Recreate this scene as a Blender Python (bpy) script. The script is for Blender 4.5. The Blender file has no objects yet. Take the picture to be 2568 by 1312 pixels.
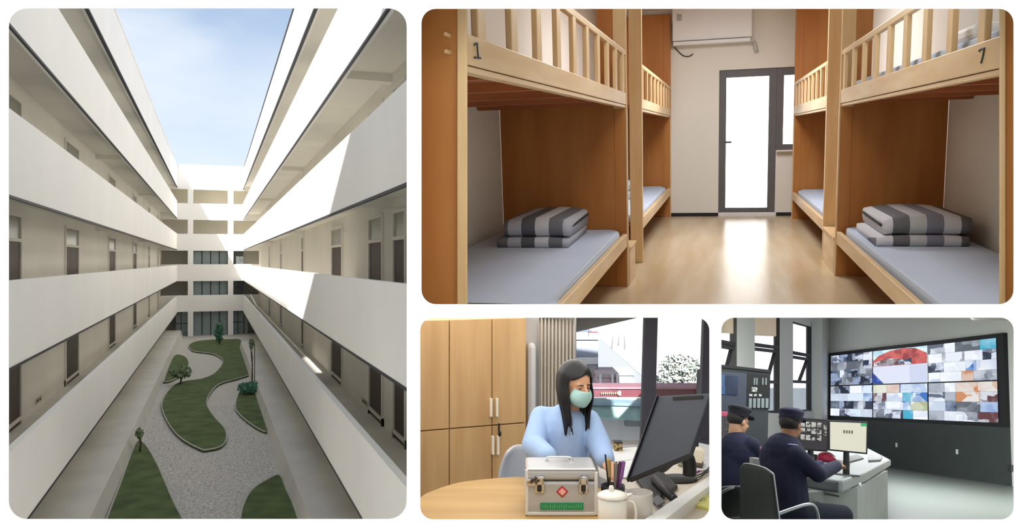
import bpy, math, random
from mathutils import Vector, Matrix
from mathutils.geometry import tessellate_polygon
random.seed(7)
C = bpy.context.scene.collection
SC = bpy.context.scene
# ------------------------------------------------------------------ camera
EYE = Vector((0, 0, 1.6))
F, CX, CY = 2000.0, 1284.0, 656.0
cam = bpy.data.cameras.new('camera'); cam.sensor_width = 36; cam.lens = 36 * F / 2568
cam.clip_start = 0.05; cam.clip_end = 2000
co = bpy.data.objects.new('camera', cam); C.objects.link(co)
co.location = EYE; co.rotation_euler = (math.pi / 2, 0, 0); SC.camera = co
SC.view_settings.view_transform = 'Standard'; SC.view_settings.look = 'None'
SC.view_settings.gamma = 1; SC.view_settings.use_curve_mapping = False
SC.view_settings.exposure = 0.0
SC.cycles.max_bounces = 10; SC.cycles.diffuse_bounces = 6; SC.cycles.transparent_max_bounces = 12

# ------------------------------------------------------------------ the four places: level frames turned towards their vanishing points
class Place:
    def __init__(s, vx, vy, xu):
        d = Vector((vx - CX, F, CY - vy)).normalized()
        if abs(vy - CY) < 1: u = Vector((0, 0, 1))
        else:
            yu = CY - (F * F + (xu - CX) * (vx - CX)) / (vy - CY)
            u = Vector((xu - CX, F, CY - yu)).normalized()
            if u.z < 0: u = -u
        r = d.cross(u)
        s.R = Matrix((r, d, u))
        s.M = Matrix.Translation(EYE) @ s.R.transposed().to_4x4()
    def ray(s, px, py): return s.R @ Vector((px - CX, F, CY - py))
    def at(s, px, py, ax, v):
        r = s.ray(px, py); return r * (v / r[ax])
    def X(s, px, py, v): return s.at(px, py, 0, v)
    def Y(s, px, py, v): return s.at(px, py, 1, v)
    def Z(s, px, py, v): return s.at(px, py, 2, v)
HALL = Place(CX, CY, CX)          # the added white hall round the camera
COURT = Place(538, CY, 0)
DORM = Place(1815, 325, 1700)
OFFICE = Place(CX, CY, CX)
CTRL = Place(1110, 1000, 2175)

# ------------------------------------------------------------------ sky, sun, added fill lights
w = bpy.data.worlds.new('sky'); SC.world = w; w.use_nodes = True
nt = w.node_tree; nt.nodes.clear()
def N(nt, t, **k):
    n = nt.nodes.new(t)
    for a, b in k.items(): setattr(n, a, b)
    return n
out = N(nt, 'ShaderNodeOutputWorld'); bg = N(nt, 'ShaderNodeBackground'); tc = N(nt, 'ShaderNodeTexCoord')
sep = N(nt, 'ShaderNodeSeparateXYZ'); rp = N(nt, 'ShaderNodeValToRGB'); mx = N(nt, 'ShaderNodeMix', data_type='RGBA')
nz = N(nt, 'ShaderNodeTexNoise'); mp = N(nt, 'ShaderNodeMapping'); r2 = N(nt, 'ShaderNodeValToRGB')
nt.links.new(tc.outputs['Generated'], sep.inputs[0]); nt.links.new(sep.outputs['Z'], rp.inputs[0])
e = rp.color_ramp.elements
e[0].position = 0.0; e[0].color = (.95, .97, 1, 1); e[1].position = 1; e[1].color = (.52, .62, .78, 1)
for p, c in ((.07, (.74, .84, .97, 1)), (.16, (.58, .70, .88, 1)), (.30, (.38, .51, .71, 1))):
    k = e.new(p); k.color = c
nt.links.new(tc.outputs['Generated'], mp.inputs[0]); mp.inputs['Scale'].default_value = (1, 1, 2.4); mp.inputs['Location'].default_value = (.3, .1, .25)
nt.links.new(mp.outputs[0], nz.inputs[0]); nz.inputs['Scale'].default_value = 3.6; nz.inputs['Detail'].default_value = 4; nz.inputs['Roughness'].default_value = .5
nt.links.new(nz.outputs[0], r2.inputs[0]); r2.color_ramp.elements[0].position = .32; r2.color_ramp.elements[1].position = .60
r2.color_ramp.elements[1].color = (.72, .72, .72, 1)
nt.links.new(r2.outputs[0], mx.inputs[0]); nt.links.new(rp.outputs[0], mx.inputs[6]); mx.inputs[7].default_value = (.80, .86, .93, 1)
nt.links.new(mx.outputs[2], bg.inputs[0]); bg.inputs[1].default_value = 1.15; nt.links.new(bg.outputs[0], out.inputs[0])

sun = bpy.data.lights.new('sun', 'SUN'); sun.energy = 20; sun.angle = math.radians(.6); sun.color = (1, .96, .89)
so = bpy.data.objects.new('sun', sun); C.objects.link(so)
sd = COURT.R.transposed() @ Vector((.25, 1, -.47))
so.rotation_euler = sd.to_track_quat('-Z', 'Y').to_euler()

def area(S, name, loc, size, energy, color=(1, 1, 1), aim=(0, 0, -1)):
    l = bpy.data.lights.new(name, 'AREA'); l.shape = 'RECTANGLE'; l.size, l.size_y = size; l.energy = energy; l.color = color
    o = bpy.data.objects.new(name, l); C.objects.link(o)
    q = Vector(aim).to_track_quat('-Z', 'Y').to_matrix().to_4x4()
    o.matrix_world = S.M @ Matrix.Translation(loc) @ q
    return o
area(HALL, 'hall_lamp', (-1.6, .4, 1.7), (1.4, 2.4), 66, (1, .99, .97), (0, .45, -1))  # added fill lights, wash the front wall to white
area(HALL, 'hall_lamp', (1.6, .4, 1.7), (1.4, 2.4), 66, (1, .99, .97), (0, .45, -1))
area(HALL, 'hall_lamp', (0, -2.4, .6), (5.5, 1.4), 24, (1, .99, .97), (0, 1, -.1))
area(DORM, 'dorm_lamp', (.08, 4.6, 1.66), (.9, 1.3), 28, (.97, .97, 1))  # invented overhead fill for the dormitory, out of view
area(DORM, 'dorm_lamp', (.08, 8.9, 1.66), (.9, 1.6), 95, (.96, .97, 1))
area(OFFICE, 'office_lamp', (-.0, 4.35, -.298), (1.5, 3.2), 29, (1, .985, .97), (0, -.0685, -1))  # fill light added under the office ceiling to brighten it
area(HALL, 'control_lamp', (3.0, 7.2, -.0690 * 7.2), (2.0, 3.0), 60, (.95, .98, 1), (0, -.0690, -1))  # two added fills, edge-on and unseen, brighten the control room
area(HALL, 'control_lamp', (8.6, 18.5, -.0690 * 18.5), (5, 8), 1080, (.95, .98, 1), (0, -.0690, -1))

# ------------------------------------------------------------------ materials
MATS = {}
def mat(name, col, rough=.7, metal=0, var=.06, scale=4, stretch=(1, 1, 1), bump=0, bscale=40, coat=0, col2=None, emit=0, trans=0, spec=.5, ramp=(.35, .65), det=4):
    if name in MATS: return MATS[name]
    m = bpy.data.materials.new(name); m.use_nodes = True; t = m.node_tree; b = t.nodes['Principled BSDF']
    b.inputs['Roughness'].default_value = rough; b.inputs['Metallic'].default_value = metal
    b.inputs['Coat Weight'].default_value = coat; b.inputs['Specular IOR Level'].default_value = spec
    c4 = (*col, 1)
    if col2 is None: col2 = tuple(max(0, c * (1 - 2 * var)) for c in col)
    g = N(t, 'ShaderNodeTexCoord'); mp = N(t, 'ShaderNodeMapping'); mp.inputs['Scale'].default_value = stretch
    n = N(t, 'ShaderNodeTexNoise'); n.inputs['Scale'].default_value = scale; n.inputs['Detail'].default_value = det
    r = N(t, 'ShaderNodeValToRGB'); r.color_ramp.elements[0].position, r.color_ramp.elements[1].position = ramp
    r.color_ramp.elements[0].color = (*col2, 1); r.color_ramp.elements[1].color = c4
    L = t.links.new
    L(g.outputs['Object'], mp.inputs[0]); L(mp.outputs[0], n.inputs[0]); L(n.outputs[0], r.inputs[0]); L(r.outputs[0], b.inputs['Base Color'])
    if emit: L(r.outputs[0], b.inputs['Emission Color']); b.inputs['Emission Strength'].default_value = emit
    if trans: b.inputs['Transmission Weight'].default_value = trans
    if bump:
        n2 = N(t, 'ShaderNodeTexNoise'); n2.inputs['Scale'].default_value = bscale; L(mp.outputs[0], n2.inputs[0])
        bp = N(t, 'ShaderNodeBump'); bp.inputs['Strength'].default_value = bump; bp.inputs['Distance'].default_value = .01
        L(n2.outputs[0], bp.inputs['Height']); L(bp.outputs[0], b.inputs['Normal'])
    MATS[name] = m; return m
def srgb(r, g, b):
    f = lambda c: (c / 255 / 12.92) if c <= 10 else ((c / 255 + .055) / 1.055) ** 2.4
    return (f(r), f(g), f(b))
def stripes(name, cols, width, axis='X', rough=.9, cols2=None, width2=None, axis2='Z'):
    """woven stripes: colours repeat along one axis, optionally checked against another"""
    m = bpy.data.materials.new(name); m.use_nodes = True; t = m.node_tree; b = t.nodes['Principled BSDF']; L = t.links.new
    b.inputs['Roughness'].default_value = rough
    g = N(t, 'ShaderNodeTexCoord'); s = N(t, 'ShaderNodeSeparateXYZ'); L(g.outputs['Object'], s.inputs[0])
    def band(ax, wd, cs):
        n = len(cs)
        a = N(t, 'ShaderNodeMath', operation='DIVIDE'); L(s.outputs[ax], a.inputs[0]); a.inputs[1].default_value = wd * n
        f = N(t, 'ShaderNodeMath', operation='FLOORED_MODULO'); L(a.outputs[0], f.inputs[0]); f.inputs[1].default_value = 1
        r = N(t, 'ShaderNodeValToRGB'); r.color_ramp.interpolation = 'CONSTANT'
        el = r.color_ramp.elements
        el[0].color = (*cs[0], 1); el[1].position = 1 / n; el[1].color = (*cs[1 % n], 1)
        for i in range(2, n): k = el.new(i / n); k.color = (*cs[i], 1)
        L(f.outputs[0], r.inputs[0]); return r.outputs[0]
    o = band(axis, width, cols)
    if cols2:
        o2 = band(axis2, width2, cols2); mm = N(t, 'ShaderNodeMix', data_type='RGBA', blend_type='MULTIPLY'); mm.inputs[0].default_value = 1
        L(o, mm.inputs[6]); L(o2, mm.inputs[7]); o = mm.outputs[2]
    L(o, b.inputs['Base Color'])
    n2 = N(t, 'ShaderNodeTexNoise'); n2.inputs['Scale'].default_value = 60; bp = N(t, 'ShaderNodeBump'); bp.inputs['Strength'].default_value = .3; bp.inputs['Distance'].default_value = .01
    L(g.outputs['Object'], n2.inputs[0]); L(n2.outputs[0], bp.inputs['Height']); L(bp.outputs[0], b.inputs['Normal'])
    return m
def glassy(name, tint=(.9, .95, .95), mixf=.12):
    m = bpy.data.materials.new(name); m.use_nodes = True; t = m.node_tree; t.nodes.clear(); L = t.links.new
    o = N(t, 'ShaderNodeOutputMaterial'); a = N(t, 'ShaderNodeBsdfTransparent'); g = N(t, 'ShaderNodeBsdfGlossy'); x = N(t, 'ShaderNodeMixShader')
    a.inputs[0].default_value = (*tint, 1); g.inputs['Roughness'].default_value = .05; x.inputs[0].default_value = mixf
    L(a.outputs[0], x.inputs[1]); L(g.outputs[0], x.inputs[2]); L(x.outputs[0], o.inputs[0]); return m

white_paint = mat('white_paint', (.93, .93, .925), .9, var=.005)
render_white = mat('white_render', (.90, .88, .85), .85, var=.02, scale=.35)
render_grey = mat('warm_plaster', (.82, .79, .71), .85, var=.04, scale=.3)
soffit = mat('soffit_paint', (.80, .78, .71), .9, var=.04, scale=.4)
door_dark = mat('dark_brown_door', srgb(72, 60, 52), .6)
dark_line = mat('black_drip_edge', srgb(40, 42, 48), .6)
concrete = mat('pale_concrete', srgb(214, 210, 202), .9, var=.05, scale=.6, bump=.1)
glass_green = mat('curtain_glass', srgb(150, 164, 164), .25, var=.08, scale=.5, stretch=(2, 2, .2))
glass_dark = mat('dark_glass', srgb(70, 74, 74), .2, var=.3, scale=2, stretch=(1, 1, 3))
mullion = mat('dark_mullion', srgb(45, 48, 50), .5)
grass = mat('grass_turf', srgb(88, 104, 58), .95, var=.2, scale=1.2, bump=.5, bscale=30, col2=srgb(64, 80, 42))
gravel = mat('light_gravel', srgb(214, 210, 202), .95, scale=60, bump=.3, bscale=70, col2=srgb(160, 157, 150), det=8)
paving = mat('pale_paving', srgb(170, 168, 162), .9, var=.04, scale=.5)
pebble_m = mat('pebble', srgb(226, 224, 220), .8, var=.30, scale=9)
leaf_m = mat('leaf_green', srgb(140, 156, 118), .8, var=.2, scale=9, col2=srgb(96, 112, 82))
leaf_teal = mat('leaf_bluegreen', srgb(96, 150, 122), .8, var=.2, scale=9, col2=srgb(60, 104, 84))
bark = mat('bark', srgb(96, 84, 66), .9, var=.2, scale=14)
wood_l = mat('pale_birch_wood', srgb(222, 194, 150), .42, scale=3.2, stretch=(4, 4, .5), col2=srgb(212, 178, 128), spec=.4)
wood_h = mat('pale_birch_board', srgb(226, 200, 158), .42, scale=3.2, stretch=(4, .5, 4), col2=srgb(214, 182, 134), spec=.4)
wood_o = mat('orange_birch_panel', srgb(186, 126, 66), .35, scale=2.2, stretch=(2.4, 2.4, .35), col2=srgb(168, 106, 48), spec=.4)
wood_b = mat('brown_slats', srgb(170, 100, 52), .5, scale=3, stretch=(.5, 4, 4), col2=srgb(146, 80, 38))
sheet = mat('pale_grey_sheet', srgb(190, 202, 220), .9, var=.02, scale=2, bump=.15, bscale=8)
wall_w = mat('warm_white_wall', srgb(232, 230, 222), .9, var=.01, scale=1)
floor_wood = mat('honey_vinyl_floor', srgb(204, 186, 156), .27, scale=1.6, stretch=(3.2, .35, 1), col2=srgb(190, 166, 128), spec=.6)
frame_grey = mat('grey_door_frame', srgb(98, 98, 102), .5)
black_m = mat('black_plastic', srgb(22, 22, 26), .5)
ac_white = mat('white_plastic', srgb(232, 234, 236), .45, var=.01)
teal_ink = mat('dark_teal_ink', srgb(34, 66, 78), .6)
quilt_l = stripes('grey_check_quilt', [srgb(205, 208, 215), srgb(110, 113, 120), srgb(176, 180, 190), srgb(92, 95, 102)], .098, 'X')
quilt_r = stripes('grey_check_quilt_warm', [srgb(128, 128, 140), srgb(206, 206, 212), srgb(104, 104, 106), srgb(188, 190, 190)], .105, 'X')
floral = mat('patterned_fabric', srgb(226, 222, 228), .9, scale=26, col2=srgb(90, 74, 92), ramp=(.42, .5))
clear = glassy('clear_glass', (.97, .98, .98), .05)

# ------------------------------------------------------------------ mesh building
class MB:
    def __init__(s): s.v = []; s.f = []
    def add(s, vs, fs):
        k = len(s.v); s.v += [Vector(p) for p in vs]; s.f += [[i + k for i in f] for f in fs]; return s
    def hexa(s, p):    # bottom ring 0-3, top ring 4-7
        return s.add(p, [(0, 3, 2, 1), (4, 5, 6, 7), (0, 1, 5, 4), (1, 2, 6, 5), (2, 3, 7, 6), (3, 0, 4, 7)])
    def box(s, a, b):
        x0, y0, z0 = (min(p, q) for p, q in zip(a, b)); x1, y1, z1 = (max(p, q) for p, q in zip(a, b))
        return s.hexa([(x0, y0, z0), (x1, y0, z0), (x1, y1, z0), (x0, y1, z0), (x0, y0, z1), (x1, y0, z1), (x1, y1, z1), (x0, y1, z1)])
    def bar(s, p0, p1, wx, wz, up=(0, 0, 1)):
        p0, p1 = Vector(p0), Vector(p1); d = (p1 - p0).normalized(); u = Vector(up)
        if abs(d.dot(u)) > .99: u = Vector((0, 1, 0))
        r = d.cross(u).normalized() * wx / 2; u = r.cross(d).normalized() * wz / 2
        return s.hexa([p0 - r - u, p0 + r - u, p1 + r - u, p1 - r - u, p0 - r + u, p0 + r + u, p1 + r + u, p1 - r + u])
    def prism(s, poly, vec):
        vec = Vector(vec); n = len(poly); poly = [Vector(p) for p in poly]
        k = len(s.v); s.v += poly + [p + vec for p in poly]
        tri = tessellate_polygon([poly])
        for t in tri: s.f.append([k + i for i in t]); s.f.append([k + n + i for i in reversed(t)])
        for i in range(n): j = (i + 1) % n; s.f.append([k + i, k + j, k + n + j, k + n + i])
        return s
    def cone(s, p0, p1, r0, r1, n=14):
        p0, p1 = Vector(p0), Vector(p1); d = (p1 - p0).normalized(); a = d.orthogonal().normalized(); b = d.cross(a)
        vs = [p + (a * math.cos(t) + b * math.sin(t)) * r for p, r in ((p0, r0), (p1, r1)) for t in (2 * math.pi * i / n for i in range(n))]
        return s.add(vs, [(i, (i + 1) % n, n + (i + 1) % n, n + i) for i in range(n)] + [list(range(n))[::-1], list(range(n, 2 * n))])
    def ell(s, c, r, R=None, n=16, m=10):
        c = Vector(c); vs = []; R = R or Matrix.Identity(3)
        if not hasattr(r, '__len__'): r = (r, r, r)
        for j in range(m + 1):
            t = math.pi * j / m
            for i in range(n):
                a = 2 * math.pi * i / n
                vs.append(c + R @ Vector((r[0] * math.sin(t) * math.cos(a), r[1] * math.sin(t) * math.sin(a), r[2] * math.cos(t))))
        return s.add(vs, [(j * n + i, (j + 1) * n + i, (j + 1) * n + (i + 1) % n, j * n + (i + 1) % n) for j in range(m) for i in range(n)])
    def cap(s, p0, p1, r0, r1, n=14):
        s.cone(p0, p1, r0, r1, n); s.ell(p0, r0, n=n, m=8); s.ell(p1, r1, n=n, m=8); return s
    def tube(s, pts, r, n=8, closed=False):
        pts = [Vector(p) for p in pts]; k = len(s.v); m = len(pts)
        for i, p in enumerate(pts):
            d = (pts[min(i + 1, m - 1)] - pts[max(i - 1, 0)]).normalized()
            if i == 0:
                a = d.cross(Vector((0, 0, 1)))
                if a.length < .05: a = d.cross(Vector((0, 1, 0)))
            else: a = a - d * a.dot(d)
            a.normalize(); b = d.cross(a); rr = r[i] if hasattr(r, '__len__') else r
            s.v += [p + (a * math.cos(2 * math.pi * j / n) + b * math.sin(2 * math.pi * j / n)) * rr for j in range(n)]
        for i in range(m - 1):
            for j in range(n): s.f.append([k + i * n + j, k + i * n + (j + 1) % n, k + (i + 1) * n + (j + 1) % n, k + (i + 1) * n + j])
        s.f.append([k + j for j in range(n)][::-1]); s.f.append([k + (m - 1) * n + j for j in range(n)]); return s
    def lathe(s, prof, c=(0, 0, 0), n=28, sq=(1, 1)):
        c = Vector(c); k = len(s.v)
        for r, z in prof: s.v += [c + Vector((r * sq[0] * math.cos(2 * math.pi * i / n), r * sq[1] * math.sin(2 * math.pi * i / n), z)) for i in range(n)]
        for j in range(len(prof) - 1):
            for i in range(n): s.f.append([k + j * n + i, k + j * n + (i + 1) % n, k + (j + 1) * n + (i + 1) % n, k + (j + 1) * n + i])
        return s
    def grid(s, fn, nu, nv, thick=None):
        vs = [Vector(fn(i / nu, j / nv)) for j in range(nv + 1) for i in range(nu + 1)]
        return s.add(vs, [(j * (nu + 1) + i, j * (nu + 1) + i + 1, (j + 1) * (nu + 1) + i + 1, (j + 1) * (nu + 1) + i) for j in range(nv) for i in range(nu)])
ANCH = {}
def spline(pts, k=6, closed=False):
    pts = [Vector(p) for p in pts]; n = len(pts); o = []
    for i in range(n if closed else n - 1):
        g = (lambda q: pts[q % n]) if closed else (lambda q: pts[max(0, min(n - 1, q))])
        a, b, c, d = g(i - 1), g(i), g(i + 1), g(i + 2)
        for j in range(k):
            t = j / k
            o.append(.5 * ((2 * b) + (c - a) * t + (2 * a - 5 * b + 4 * c - d) * t * t + (3 * b - a - 3 * c + d) * t ** 3))
    if not closed: o.append(pts[-1])
    return o
def mesh(name, mb, anchor, m, smooth):
    me = bpy.data.meshes.new(name); a = Vector(anchor)
    me.from_pydata([tuple(v - a) for v in mb.v], [], mb.f); me.materials.append(m)
    import bmesh
    b = bmesh.new(); b.from_mesh(me); bmesh.ops.recalc_face_normals(b, faces=b.faces)
    if smooth:
        for f in b.faces: f.smooth = True
    b.to_mesh(me); b.free(); return me
def finish(o, bevel, smooth, remesh, solid, sub):
    if remesh:
        r = o.modifiers.new('remesh', 'REMESH'); r.mode = 'VOXEL'; r.voxel_size = remesh; r.use_smooth_shade = True
        q = o.modifiers.new('smooth', 'SMOOTH'); q.iterations = 6; q.factor = .6
    if solid:
        k = o.modifiers.new('solid', 'SOLIDIFY'); k.thickness = solid; k.offset = 0
    if sub:
        k = o.modifiers.new('subsurf', 'SUBSURF'); k.levels = k.render_levels = sub
    if bevel:
        k = o.modifiers.new('bevel', 'BEVEL'); k.width = bevel; k.segments = 2; k.limit_method = 'ANGLE'; k.angle_limit = .6
def thing(S, name, label, cat, anchor, group=None):
    o = bpy.data.objects.new(name, None); C.objects.link(o); o.empty_display_size = .1
    o.matrix_world = S.M @ Matrix.Translation(Vector(anchor)); o['label'] = label; o['category'] = cat
    if group: o['group'] = group
    ANCH[o.name] = Vector(anchor); return o
def part(name, mb, m, parent, label=None, smooth=False, bevel=0, remesh=0, solid=0, sub=0, kind=None):
    a = ANCH[parent.name]
    o = bpy.data.objects.new(name, mesh(name, mb, a, m, smooth)); C.objects.link(o); o.parent = parent
    ANCH[o.name] = a
    if label: o['label'] = label
    if kind: o['kind'] = kind
    finish(o, bevel, smooth, remesh, solid, sub); return o
def solo(S, name, mb, m, label=None, cat=None, group=None, kind=None, anchor=None, smooth=False, bevel=0, remesh=0, solid=0, sub=0):
    if anchor is None:
        n = len(mb.v); anchor = Vector((sum(v.x for v in mb.v) / n, sum(v.y for v in mb.v) / n, min(v.z for v in mb.v)))
    o = bpy.data.objects.new(name, mesh(name, mb, anchor, m, smooth)); C.objects.link(o)
    o.matrix_world = S.M @ Matrix.Translation(Vector(anchor)); ANCH[o.name] = Vector(anchor)
    if label: o['label'] = label
    if cat: o['category'] = cat
    if group: o['group'] = group
    if kind: o['kind'] = kind
    finish(o, bevel, smooth, remesh, solid, sub); return o
def struct(S, name, mb, m, **k): return solo(S, name, mb, m, kind='structure', **k)
def mesh_copy(o, parent, loc):
    c = o.copy(); C.objects.link(c); c.parent = parent; c.matrix_basis = Matrix.Translation(loc); return c
def plate(outer, holes, fn, back):
    """flat plate with holes; fn maps (px,py) to a front point, back maps it to the rear point"""
    mb = MB(); loops = [outer] + holes
    flat = [p for l in loops for p in l]
    P3 = [[Vector((p[0], p[1], 0)) for p in l] for l in loops]
    tri = tessellate_polygon(P3); n = len(flat)
    mb.v = [Vector(fn(*p)) for p in flat] + [Vector(back(*p)) for p in flat]
    for t in tri: mb.f.append(list(t)); mb.f.append([n + i for i in reversed(t)])
    k = 0
    for l in loops:
        for i in range(len(l)): j = (i + 1) % len(l); mb.f.append([k + i, k + j, n + k + j, n + k + i])
        k += len(l)
    return mb
def rrect(x0, y0, x1, y1, r, n=8):
    o = []
    for cx, cy, a in ((x1 - r, y0 + r, -90), (x1 - r, y1 - r, 0), (x0 + r, y1 - r, 90), (x0 + r, y0 + r, 180)):
        for i in range(n + 1):
            t = math.radians(a + 90 * i / n); o.append((cx + r * math.cos(t), cy + r * math.sin(t)))
    return o

# ================================================================== added white hall, its unseen shell stops sun; front wall with four rounded openings
D0 = 2.2
s0 = D0 / F
fr = lambda px, py: ((px - CX) * s0, D0, (CY - py) * s0)
HOLES = [rrect(22, 21, 1020, 1302, 46), rrect(1057, 22, 2542, 763, 36), rrect(1054, 797, 1779, 1303, 32), rrect(1809, 797, 2542, 1303, 32)]
bk = lambda px, py: ((px - CX) * s0 * 1.0113, D0 + .026, (CY - py) * s0 * 1.0113)
struct(HALL, 'wall_front', plate([(-2400, -950), (4970, -950), (4970, 2110), (-2400, 2110)], HOLES, fr, bk), white_paint)
mb = MB().box((-4.1, -3.1, -1.7), (4.1, D0 + .02, -1.6)); struct(HALL, 'floor', mb, white_paint)
struct(HALL, 'ceiling', MB().box((-4.1, -3.1, 1.77), (4.1, D0 + .02, 1.87)), white_paint)
struct(HALL, 'wall_left', MB().box((-4.15, -3.1, -1.6), (-4.05, D0, 1.77)), white_paint)
struct(HALL, 'wall_right', MB().box((4.05, -3.1, -1.6), (4.15, D0, 1.77)), white_paint)
struct(HALL, 'wall_back', MB().box((-4.15, -3.1, -1.6), (4.15, -3.0, 1.77)), white_paint)
def rayp(px, py, y): return Vector(((px - CX) * y / F, y, (CY - py) * y / F))
def raywall(S_, name, a, b, y0, y1, m, off):
    """partition that leaves the front wall beside an opening and runs back from it"""
    off = Vector(off); y0 = D0 + .03
    q = [rayp(*a, y0), rayp(*b, y0), rayp(*b, y1), rayp(*a, y1)]
    mb = MB().hexa([q[0], q[1], q[2], q[3]] + [p + off for p in q]); struct(HALL, name, mb, m)
# passage from the opening out to the courtyard
for nm, a, b, off in (('wall_passage', (10, 8), (10, 1316), (-.03, 0, 0)), ('wall_passage', (1031, 8), (1031, 1316), (.008, 0, 0)),
                      ('ceiling', (10, 9), (1031, 9), (0, 0, .03)), ('floor', (10, 1316), (1031, 1316), (0, 0, -.03))):
    raywall(HALL, nm, a, b, 0, 9.5, render_grey, off)
# walls around the rooms behind the other openings
raywall(HALL, 'wall_left', (1044, -700), (1044, 776), 0, 6.5, wall_w, (-.006, 0, 0))
raywall(HALL, 'floor', (1044, 778), (2556, 778), 0, 5.4, wall_w, (0, 0, -.006))
raywall(HALL, 'wall_left', (1046, 788), (1046, 1318), 0, 5.6, wall_w, (-.006, 0, 0))
raywall(HALL, 'wall_partition', (1793, 788), (1793, 1318), 0, 26.0, wall_w, (.006, 0, 0))
raywall(HALL, 'wall_right', (2560, 788), (2560, 1318), 0, 26.0, wall_w, (.006, 0, 0))
raywall(HALL, 'ceiling', (1793, 789), (2560, 789), 0, 42.0, wall_w, (0, 0, .006))
raywall(HALL, 'wall_right', (2562, -700), (2562, 776), 0, 4.5, wall_w, (.006, 0, 0))
raywall(HALL, 'ceiling', (1046, 789), (1793, 789), 0, 6.7, wall_w, (0, 0, .006))

# ================================================================== COURTYARD
S = COURT
XL, XR, XE, Y0L, Y0R, YE = -3.86, 3.05, 1.72, 11.0, 12.9, 95.4
ZG = -8.3
TOPS = {2: -.40, 3: 3.09, 4: 6.68}
levels = [(1, -3.84, -5.66), (2, -.39, -2.15), (3, 3.08, 1.33), (4, 6.68, 4.78)]
tn = 1
for sgn, xf, y0 in ((-1, XL, Y0L), (1, XR, Y0R)):
    side = 'left' if sgn < 0 else 'right'
    for n, zt, zb in levels:
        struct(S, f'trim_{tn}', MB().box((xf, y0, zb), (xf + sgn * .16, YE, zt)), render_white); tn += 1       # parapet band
        struct(S, f'trim_{tn}', MB().box((xf - sgn * .01, y0, zb - .05), (xf + sgn * .05, YE, zb + .01)), dark_line); tn += 1
        fl = zt - 1.12
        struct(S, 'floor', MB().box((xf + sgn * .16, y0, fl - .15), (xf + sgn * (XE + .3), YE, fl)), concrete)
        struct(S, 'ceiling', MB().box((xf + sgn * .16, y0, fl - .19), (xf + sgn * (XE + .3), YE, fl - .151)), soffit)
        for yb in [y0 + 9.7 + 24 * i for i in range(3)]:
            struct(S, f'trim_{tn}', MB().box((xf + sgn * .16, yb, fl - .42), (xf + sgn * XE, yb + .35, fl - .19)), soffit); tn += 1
    struct(S, f'trim_{tn}', MB().box((xf - sgn * .0, y0, 8.24), (xf + sgn * .2, YE, 10.35)), render_white); tn += 1  # roof fascia
    struct(S, f'trim_{tn}', MB().box((xf - sgn * .03, y0, 8.17), (xf + sgn * .08, YE, 8.25)), dark_line); tn += 1
    struct(S, f'trim_{tn}', MB().box((xf - sgn * .04, y0, 10.35), (xf + sgn * .25, YE + .2, 10.43)), mullion if sgn > 0 else render_white); tn += 1
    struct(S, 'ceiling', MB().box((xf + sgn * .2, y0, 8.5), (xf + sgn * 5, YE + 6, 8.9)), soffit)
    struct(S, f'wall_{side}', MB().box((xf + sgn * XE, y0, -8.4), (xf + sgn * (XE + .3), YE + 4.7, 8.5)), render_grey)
# doors on the corridor back walls
doorsL = [(14.6, 17.2), (26.4, 28.0), (35.9, 39.0), (49.7, 52.7), (63.9, 66.4), (78.4, 79.4), (90.4, 91.4)]
doorsR = [(15.0, 16.6), (20.8, 22.2), (23.9, 26.0), (32.0, 34.9), (46.5, 47.6), (62.3, 63.4), (76.1, 77.2)]
dn = 1
door_proto = {}
def court_door(sgn, xw, ya, yb, fl, n):
    k = (sgn, round(yb - ya, 2))
    o = bpy.data.objects.new(f'door_{n}', None); C.objects.link(o); o['kind'] = 'structure'
    o.matrix_world = S.M @ Matrix.Translation((xw, ya, fl)); ANCH[o.name] = Vector((0, 0, 0))
    w = yb - ya
    if k not in door_proto:
        s = -sgn
        door_proto[k] = [part('door_frame', MB().box((s * -.02, -.12, 0), (s * .07, 0, 2.95)).box((s * -.02, w, 0), (s * .07, w + .12, 2.95)).box((s * -.02, 0, 2.85), (s * .07, w, 2.95)).box((s * -.02, 0, 2.1), (s * .07, w, 2.2)), render_grey, o),
                         part('door_leaf', MB().box((s * -.02, 0, 0), (s * .02, w, 2.1)), door_dark, o),
                         part('transom_pane', MB().box((s * -.02, 0, 2.2), (s * .015, w, 2.85)), mat('grey_transom', srgb(150, 150, 138), .3), o)]
    else:
        for p in door_proto[k]: mesh_copy(p, o, (0, 0, 0))
for sgn, xf, ds in ((-1, XL, doorsL), (1, XR, doorsR)):
    xw = xf + sgn * XE
    for n, zt, zb in levels + [(0, ZG + 1.75, 0)]:
        fl = zt - 1.12
        for ya, yb in ds: court_door(sgn, xw, ya, yb, fl, dn); dn += 1
# small notices on the wall between the doors
for px, py, x in ((96, 1003, XL - XE), (915, 1008, XR + XE)):
    p = S.X(px, py, x); sg = 1 if x < 0 else -1
    t = thing(S, 'wall_notice', 'small pale notice plate on the ' + ('left' if x < 0 else 'right') + ' corridor wall of the courtyard', 'sign', p)
    part('plate', MB().box((x, p.y - .5, p.z - .09), (x + sg * .02, p.y + .5, p.z + .09)), mat('notice_plate', srgb(190, 186, 170), .6), t)
    part('lettering', MB().box((x, p.y - .35, p.z - .04), (x + sg * .026, p.y - .12, p.z + .05)).box((x, p.y, p.z - .03), (x + sg * .026, p.y + .1, p.z + .04)).box((x, p.y + .18, p.z - .05), (x + sg * .026, p.y + .33, p.z + .03)), mullion, t)
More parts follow.
